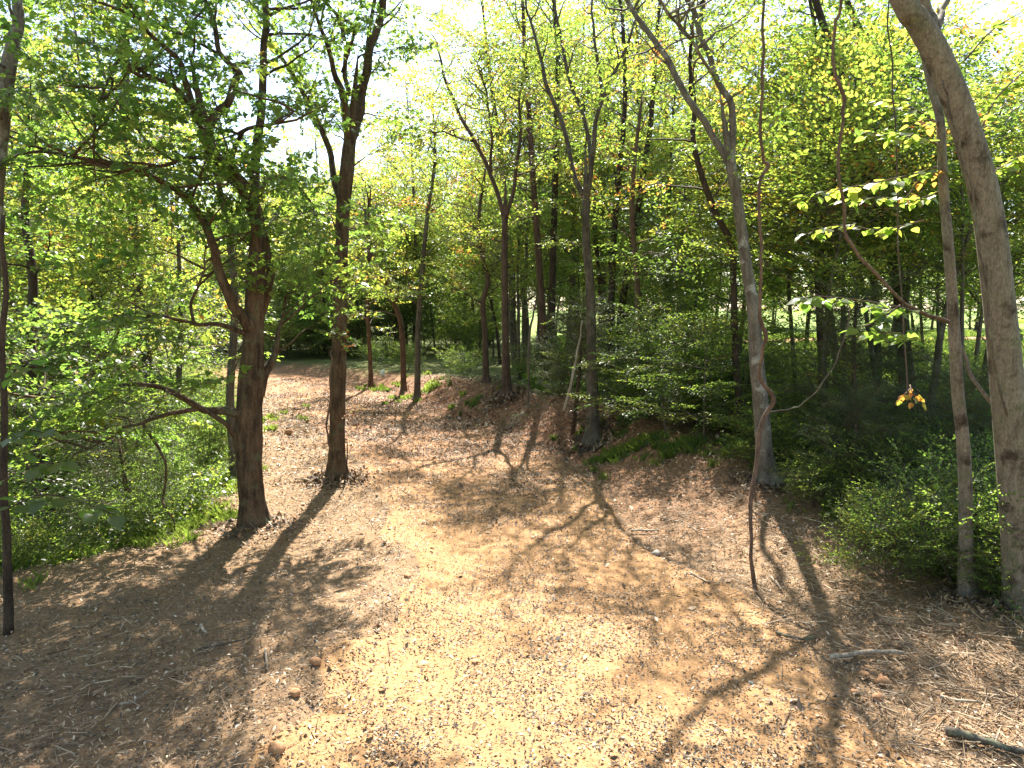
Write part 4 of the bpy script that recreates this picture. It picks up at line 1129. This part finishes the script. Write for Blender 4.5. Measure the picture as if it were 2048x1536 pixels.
stick('short upright-lying pale stick on the left shoulder', [(531, 1305), (533, 1325), (535, 1345)], .022, name='pale_stick', seed=8)
stick('curved stick in the deep shade at the lower left', [(240, 1418), (268, 1410), (290, 1395), (300, 1388)], .025, name='curved_stick', seed=9)
stick('dark curved branch end lying below the tangle, right of the path', [(1552, 1272), (1580, 1282), (1610, 1285), (1632, 1283)], .03, 'mid', name='curved_branch', seed=10, twigs=2)
stick('long pale stick at the bottom right among shredded wood', [(1880, 1402), (1920, 1412), (1960, 1414)], .03, name='long_stick', seed=11)
stick('bent root lying on the red bank under the Y-forked tree', [(1003, 788), (1008, 797), (1018, 800)], .07, 'dead', name='bent_root', seed=12)
stick('thin root hanging down the bank left of the grey bank tree foot', [(1170, 835), (1155, 842), (1140, 850)], .05, 'vine', name='bank_root', seed=13)
stick('looping root on the bank right of the green grass', [(1200, 868), (1190, 880), (1175, 884)], .03, 'dead', name='looping_root', seed=14)
stick('pale chipped branch on the dappled shoulder near the thick forked tree', [(402, 1258), (408, 1268), (416, 1274)], .03, name='chipped_branch', seed=15)
stick('thin branch lying in the litter between the two near brown trees', [(590, 962), (612, 966), (632, 972)], .03, name='thin_branch', seed=16, twigs=2)


def stone(label, px, py, size, mat, name, seed, sq=.7):
    r = np.random.default_rng(seed); p = ground_at(px, py); p[2] = Hs(p[0], p[1])
    th = np.linspace(0, 2 * np.pi, 12, endpoint=False); rings = np.linspace(-.5, .5, 7) * np.pi
    v = [];
    for i_, ph in enumerate(rings):
        for j_, t in enumerate(th):
            k = 1 + .42 * (noise2(j_ * .55 + seed * 3, i_ * .8 + seed, 256) - .5) + .12 * r.normal()
            if i_ in (0, 6): k = .9
            v.append([math.cos(ph) * math.cos(t) * k, math.cos(ph) * math.sin(t) * k * .85, math.sin(ph) * k * sq])
    v = np.array(v) * size / 2; v[:, 2] += size * sq * .28
    i_, j_ = np.meshgrid(np.arange(6), np.arange(12), indexing='ij'); a_ = i_ * 12 + j_; b_ = i_ * 12 + (j_ + 1) % 12
    mb_ = MB(); mb_.add(v, np.stack([a_, b_, b_ + 12, a_ + 12], -1).reshape(-1, 4))
    o = mb_.build(name, mat, None, False); o.location = tuple(p); tag(o, label, name.split('_')[-1])


stone('orange clay block in the litter between the two near brown trees', 578, 868, .22, M_CLOD, 'clay_block', 1)
stone('smaller orange clod below the clay block by the thick forked tree', 563, 900, .17, M_CLOD, 'clay_clod', 2)
stone('orange clod at the left foot of the path lip, bottom of picture', 552, 1505, .12, M_CLOD, 'clay_clod', 3)
stone('small clod on the left lip of the path beside the big shade', 630, 1330, .10, M_CLOD, 'clay_clod', 4)
stone('clod on the path lip just below the upper one', 590, 1390, .09, M_CLOD, 'clay_clod', 5)
stone('pale angular stone in the shade right of the path', 1312, 1110, .11, M_STONE, 'pale_stone', 6)
stone('white stone lying on the sunlit middle of the path', 1502, 1370, .055, M_STONE, 'white_stone', 7)
stone('small orange clod alone in the middle of the path', 950, 1330, .07, M_CLOD, 'clay_clod', 8)
stone('tan clod, largest of the heap below the grey log', 1765, 1372, .13, M_CLOD, 'clay_clod', 9)
stone('tan clod leaning on the largest one of the heap', 1728, 1355, .09, M_CLOD, 'clay_clod', 10)
stone('tan clod, lowest of the heap below the grey log', 1755, 1402, .10, M_CLOD, 'clay_clod', 11)
stone('small tan clod left of the heap below the grey log', 1710, 1390, .07, M_CLOD, 'clay_clod', 12)
stone('tiny orange clod on the upper path right of the lip', 815, 1155, .08, M_CLOD, 'clay_clod', 13)
stone('pale stone far up the path behind the tall straight trunk', 642, 870, .10, M_STONE, 'pale_stone', 14)

# small pale marker by the far bend
mk = ground_at(764, 757); mk[2] = Hs(mk[0], mk[1])
root = thing('marker_post', 'small pale marker sheet on a stake beside the far bend', 'marker', tuple(mk))
mb = MB(); v, f, c = tube(np.array([[0, 0, -.1], [0, 0, .2], [0, 0, .42]]), np.array([.012, .012, .012]), 6); mb.add(v, f, c); mb.build('stake', M_BARK['dead'], root, True)
mb = MB(); v, f, c = tube(np.array([[.02, -.02, .08], [.03, -.02, .2], [.05, -.02, .34]]), np.array([.07, .10, .06]), 8); mb.add(v * [1, .5, 1], f, c); mb.build('sheet', M_PLASTIC, root, True)


def vine(label, depth, pix, bark='vine', name='hanging_vine', seed=1, leafy=0, tint=.8):
    P = np.array([at(q[0], q[1], depth + q[2]) for q in pix]); R = np.array([px_to_m(q[3], depth + q[2]) / 2 for q in pix])
    if pix[-1][1] <= 8:
        for _ in range(2): P = np.vstack([P, P[-1] + [np.random.default_rng(seed).normal(0, .15), .1, 1.2]]); R = np.append(R, R[-1])
    p0 = P[0].copy(); C = catmull(P, 5); R = np.interp(np.linspace(0, 1, len(C)), np.linspace(0, 1, len(R)), R)
    C = C + np.stack([noise2(np.arange(len(C)) * .5 + seed * 5, np.full(len(C), 3.3 * k)) - .5 for k in range(3)], 1) * .035
    root = thing(name, label, 'vine', tuple(p0))
    mb_ = MB(); v, f, c = tube(C, R, 9, smoothbark); mb_.add(v, f, c); mb_.build('stem', M_BARK[bark], root, True, p0)
    if leafy:
        cr = Crown(seed, SP_SHRUB, tint, .08, (.3, .5)); cr.along(C, leafy, .3, .004, .1, .95, k=.8)
        tag(link('foliage', cr.mesh('foliage', [M_LEAF, M_BARK[bark]], p0), root), kind='stuff')
    return root


vine('rust-brown kinked vine hanging to the ground before the lichen-spotted forked tree', 7.45, [(1509, 1182, 0, 10), (1503, 1100, 0, 7), (1504, 1000, .1, 8), (1512, 927, .2, 9), (1526, 842, .3, 9), (1546, 797, .3, 10), (1522, 756, .3, 7), (1526, 705, .3, 7), (1532, 667, .3, 9), (1519, 626, .3, 7), (1522, 534, .3, 6), (1522, 479, .3, 6), (1519, 366, .3, 6), (1536, 332, .3, 8), (1524, 308, .3, 6), (1524, 205, .3, 6), (1526, 103, .3, 6), (1527, 3, .3, 5)], seed=3)
vine('long brown vine hanging from above and curving down to the slim grey tree', 6.6, [(1900, 646, 0, 9), (1844, 626, -.2, 7), (1793, 589, -.3, 6), (1741, 538, -.3, 6), (1712, 500, -.3, 6), (1693, 465, -.3, 6), (1686, 393, -.3, 6), (1676, 308, -.3, 6), (1685, 239, -.3, 6), (1686, 188, -.3, 8), (1666, 120, -.3, 6), (1669, 44, -.3, 6), (1680, 3, -.3, 6)], seed=4)
vine('thin pale vine arching from the kinked rust vine up to the right', 7.6, [(1540, 823, 0, 4), (1580, 818, 0, 3), (1610, 806, 0, 3), (1640, 775, 0, 3), (1672, 724, 0, 3), (1690, 672, 0, 3), (1702, 600, 0, 2)], 'mid', 'arching_vine', 5)
vine('thin straight vine dangling left of the big leaning grey trunk', 6.9, [(1818, 800, 0, 3), (1812, 700, 0, 3), (1802, 560, 0, 3), (1795, 400, 0, 3), (1790, 250, 0, 3), (1782, 100, 0, 3), (1778, 3, 0, 3)], 'mid', 'dangling_vine', 6)
vine('thin vine clinging to the left side of the big leaning grey trunk', 6.15, [(2016, 830, 0, 5), (1996, 760, 0, 5), (1984, 700, 0, 5), (1972, 560, 0, 5), (1955, 470, 0, 5), (1938, 360, 0, 4), (1915, 280, 0, 4), (1898, 200, 0, 4), (1884, 160, 0, 4)], 'mid', 'clinging_vine', 7)
vine('thin stem climbing the tall straight trunk with a few rusty leaves', 12.0, [(662, 900, 0, 4), (653, 860, 0, 4), (660, 800, 0, 4), (659, 760, 0, 4), (664, 720, 0, 3), (662, 700, 0, 3)], 'vine', 'climbing_stem', 8, 2, .93)
vine('bare dead pale sapling leaning beside the grey bank tree', 14.3, [(1127, 822, 0, 7), (1142, 766, 0, 6), (1152, 720, .1, 5), (1160, 680, .2, 4), (1164, 640, .2, 3)], 'dead', 'leaning_sapling', 9)
vine('thin dead stem rising from a broken reddish stump on the bank', 15.2, [(1057, 812, 0, 11), (1057, 790, 0, 5), (1058, 671, 0, 5), (1066, 630, 0, 4), (1074, 590, 0, 3)], 'mid', 'stump_sapling', 10)
vine('slender dark sapling stem standing at the left edge of the picture', 6.5, [(14, 1268, 0, 20), (14, 1150, 0, 17), (10, 1000, 0, 15), (6, 850, 0, 13), (2, 700, 0, 12), (8, 560, 0, 10), (4, 430, 0, 8)], 'dark', 'edge_sapling', 11)
vine('leafless upright twig standing by the foot of the tall straight trunk', 12.0, [(690, 975, 0, 4), (692, 930, 0, 3), (694, 885, 0, 2)], 'dark', 'upright_twig', 12)

# large single leaves
def big_leaf_mesh(name, L, W):
    prof = [(0, 0), (.06, .34), (.22, .50), (.45, .47), (.7, .28), (.88, .10), (1, 0)]
    v = []
    for t, w in prof:
        z = -.10 * L * t * t
        v += [[(t - .08 * (w > .3) * 0) * L, -w * W, z + .10 * w * L], [t * L, 0, z], [t * L, w * W, z + .10 * w * L]]
    f = []
    for k in range(len(prof) - 1):
        a_ = 3 * k; f += [[a_, a_ + 3, a_ + 4, a_ + 1], [a_ + 1, a_ + 4, a_ + 5, a_ + 2]]
    return np.array(v), f


BIG = {}
for k, tn in enumerate((.34, .46, .60, .74, .82, .93)):
    mb = MB(); v, f = big_leaf_mesh('leaf', 1.0, 1.0); mb.add(v, f, tint=tn); BIG[k] = mb.mesh('leaf', M_LEAF, True)


def leaf_branch(label, name, depth, lines, n_leaf, size, kinds, seed, bark='vine', width=4, hang=.35):
    """a twiggy branch whose large leaves are separate parts"""
    r = np.random.default_rng(seed)
    p0 = at(lines[0][0][0], lines[0][0][1], depth + lines[0][0][2]); root = thing(name, label, 'branch', tuple(p0))
    tot = sum(len(l) for l in lines)
    for l in lines:
        P = np.array([at(q[0], q[1], depth + q[2]) for q in l]); C = catmull(P, 4)
        w = px_to_m(width, depth) / 2
        mb_ = MB(); v, f, c = tube(C, np.linspace(w, w * .4, len(C)), 6); mb_.add(v, f, c); tw = mb_.build('twig', M_BARK[bark], root, True, p0)
        for q in range(max(2, int(n_leaf * len(l) / tot))):
            t = r.uniform(.05, 1) * (len(C) - 1); i0 = min(int(t), len(C) - 2); p = C[i0] + (C[i0 + 1] - C[i0]) * (t - i0)
            tan = unit(C[i0 + 1] - C[i0]); az = r.uniform(0, 2 * np.pi)
            d = unit(tan * .5 + np.array([math.cos(az), math.sin(az), r.normal(-hang, .25)]))
            R = rot_from(d, unit(np.array([r.normal(0, .35), r.normal(0, .35), 1])))
            s = r.uniform(*size); o = link('leaf', BIG[int(r.choice(kinds))], tw)
            off = p + d * r.uniform(.0, .10) - p0
            M4 = Matrix.Identity(4)
            for a_ in range(3):
                for b_ in range(3): M4[a_][b_] = R[a_, b_] * s * (.8 if b_ == 1 else 1)
                M4[a_][3] = off[a_]
            o.matrix_local = M4
    return root


leaf_branch('branch of large heart-shaped leaves reaching left from the slim grey tree', 'broadleaf_branch', 6.4, [
    [(1840, 625, 0), (1780, 610, -.2), (1700, 598, -.4), (1630, 592, -.6), (1606, 597, -.7)],
    [(1800, 610, -.2), (1760, 640, -.3), (1720, 655, -.5)], [(1830, 680, 0), (1790, 665, -.2), (1740, 668, -.4)]], 130, (.07, .12), (0, 1, 1, 2), 71)
leaf_branch('yellowing broad-leaved branches hanging left of the big leaning grey trunk', 'broadleaf_branch', 6.9, [
    [(1880, 290, 0), (1830, 275, -.2), (1770, 268, -.3), (1700, 262, -.5)], [(1885, 330, 0), (1820, 350, -.2), (1750, 365, -.4), (1660, 382, -.6), (1600, 396, -.7)],
    [(1880, 250, .2), (1820, 215, .3), (1760, 200, .4)], [(1885, 380, 0), (1830, 400, .1), (1760, 395, .3), (1690, 400, .4)], [(1850, 440, .1), (1760, 460, .3), (1680, 450, .5), (1600, 470, .6)]], 280, (.065, .11), (1, 2, 2, 3), 72)
leaf_branch('green and yellow broad leaves right of the big leaning grey trunk', 'broadleaf_branch', 7.2, [
    [(1945, 300, 0), (1990, 200, .1), (2040, 150, .2), (2070, 110, .2)], [(1960, 360, 0), (2010, 330, .1), (2060, 300, .1)], [(1930, 120, .3), (1985, 60, .4), (2050, 20, .5)], [(1990, 560, .2), (2020, 640, .2), (2050, 700, .2)]], 170, (.07, .11), (1, 2, 2, 3), 73)
leaf_branch('drooping cluster of bright orange and yellow leaves before the fat dark trunk', 'autumn_sprig', 7.0, [[(1820, 770, 0), (1825, 785, -.1), (1835, 795, -.1)], [(1820, 778, 0), (1812, 786, -.1), (1806, 792, -.1)]], 22, (.05, .085), (4, 5, 5, 3), 74, width=3, hang=.9)
leaf_branch('shaded blue-green broad leaves of the sapling at the left edge', 'broadleaf_branch', 6.0, [
    [(10, 1020, .3), (80, 990, 0), (150, 1000, -.2), (230, 1030, -.3)], [(10, 960, .3), (70, 930, 0), (120, 925, -.1)], [(8, 880, .3), (50, 860, .1), (110, 870, 0)], [(8, 760, .3), (50, 730, .1), (90, 735, 0)]], 70, (.10, .18), (0, 0, 0, 1), 75, bark='dark')
leaf_branch('sprig of red and orange leaves high on the right before the slim grey tree', 'autumn_sprig', 6.8, [[(1880, 245, .1), (1850, 240, 0), (1825, 246, 0)], [(1880, 350, .1), (1850, 350, 0), (1820, 385, 0), (1808, 400, 0)]], 24, (.05, .09), (5, 5, 4), 76, width=3)
leaf_branch('rusty leaves dangling among the limbs of the thick forked tree', 'autumn_sprig', 11.5, [[(340, 400, 0), (345, 440, 0), (340, 500, 0)], [(380, 420, .2), (420, 430, .2), (440, 440, .2)], [(395, 560, 0), (390, 600, 0), (400, 630, 0)], [(455, 540, 0), (440, 580, 0), (465, 640, 0)]], 60, (.06, .11), (5, 5, 4), 77, width=3, hang=.9)
leaf_branch('yellow-green leaf sprig with orange tips under the thick tree low limb', 'autumn_sprig', 9.2, [[(250, 840, 0), (215, 835, 0), (195, 838, 0), (175, 860, 0)], [(240, 850, 0), (200, 862, 0), (172, 872, 0)]], 40, (.06, .10), (3, 3, 4, 2), 78, width=3)
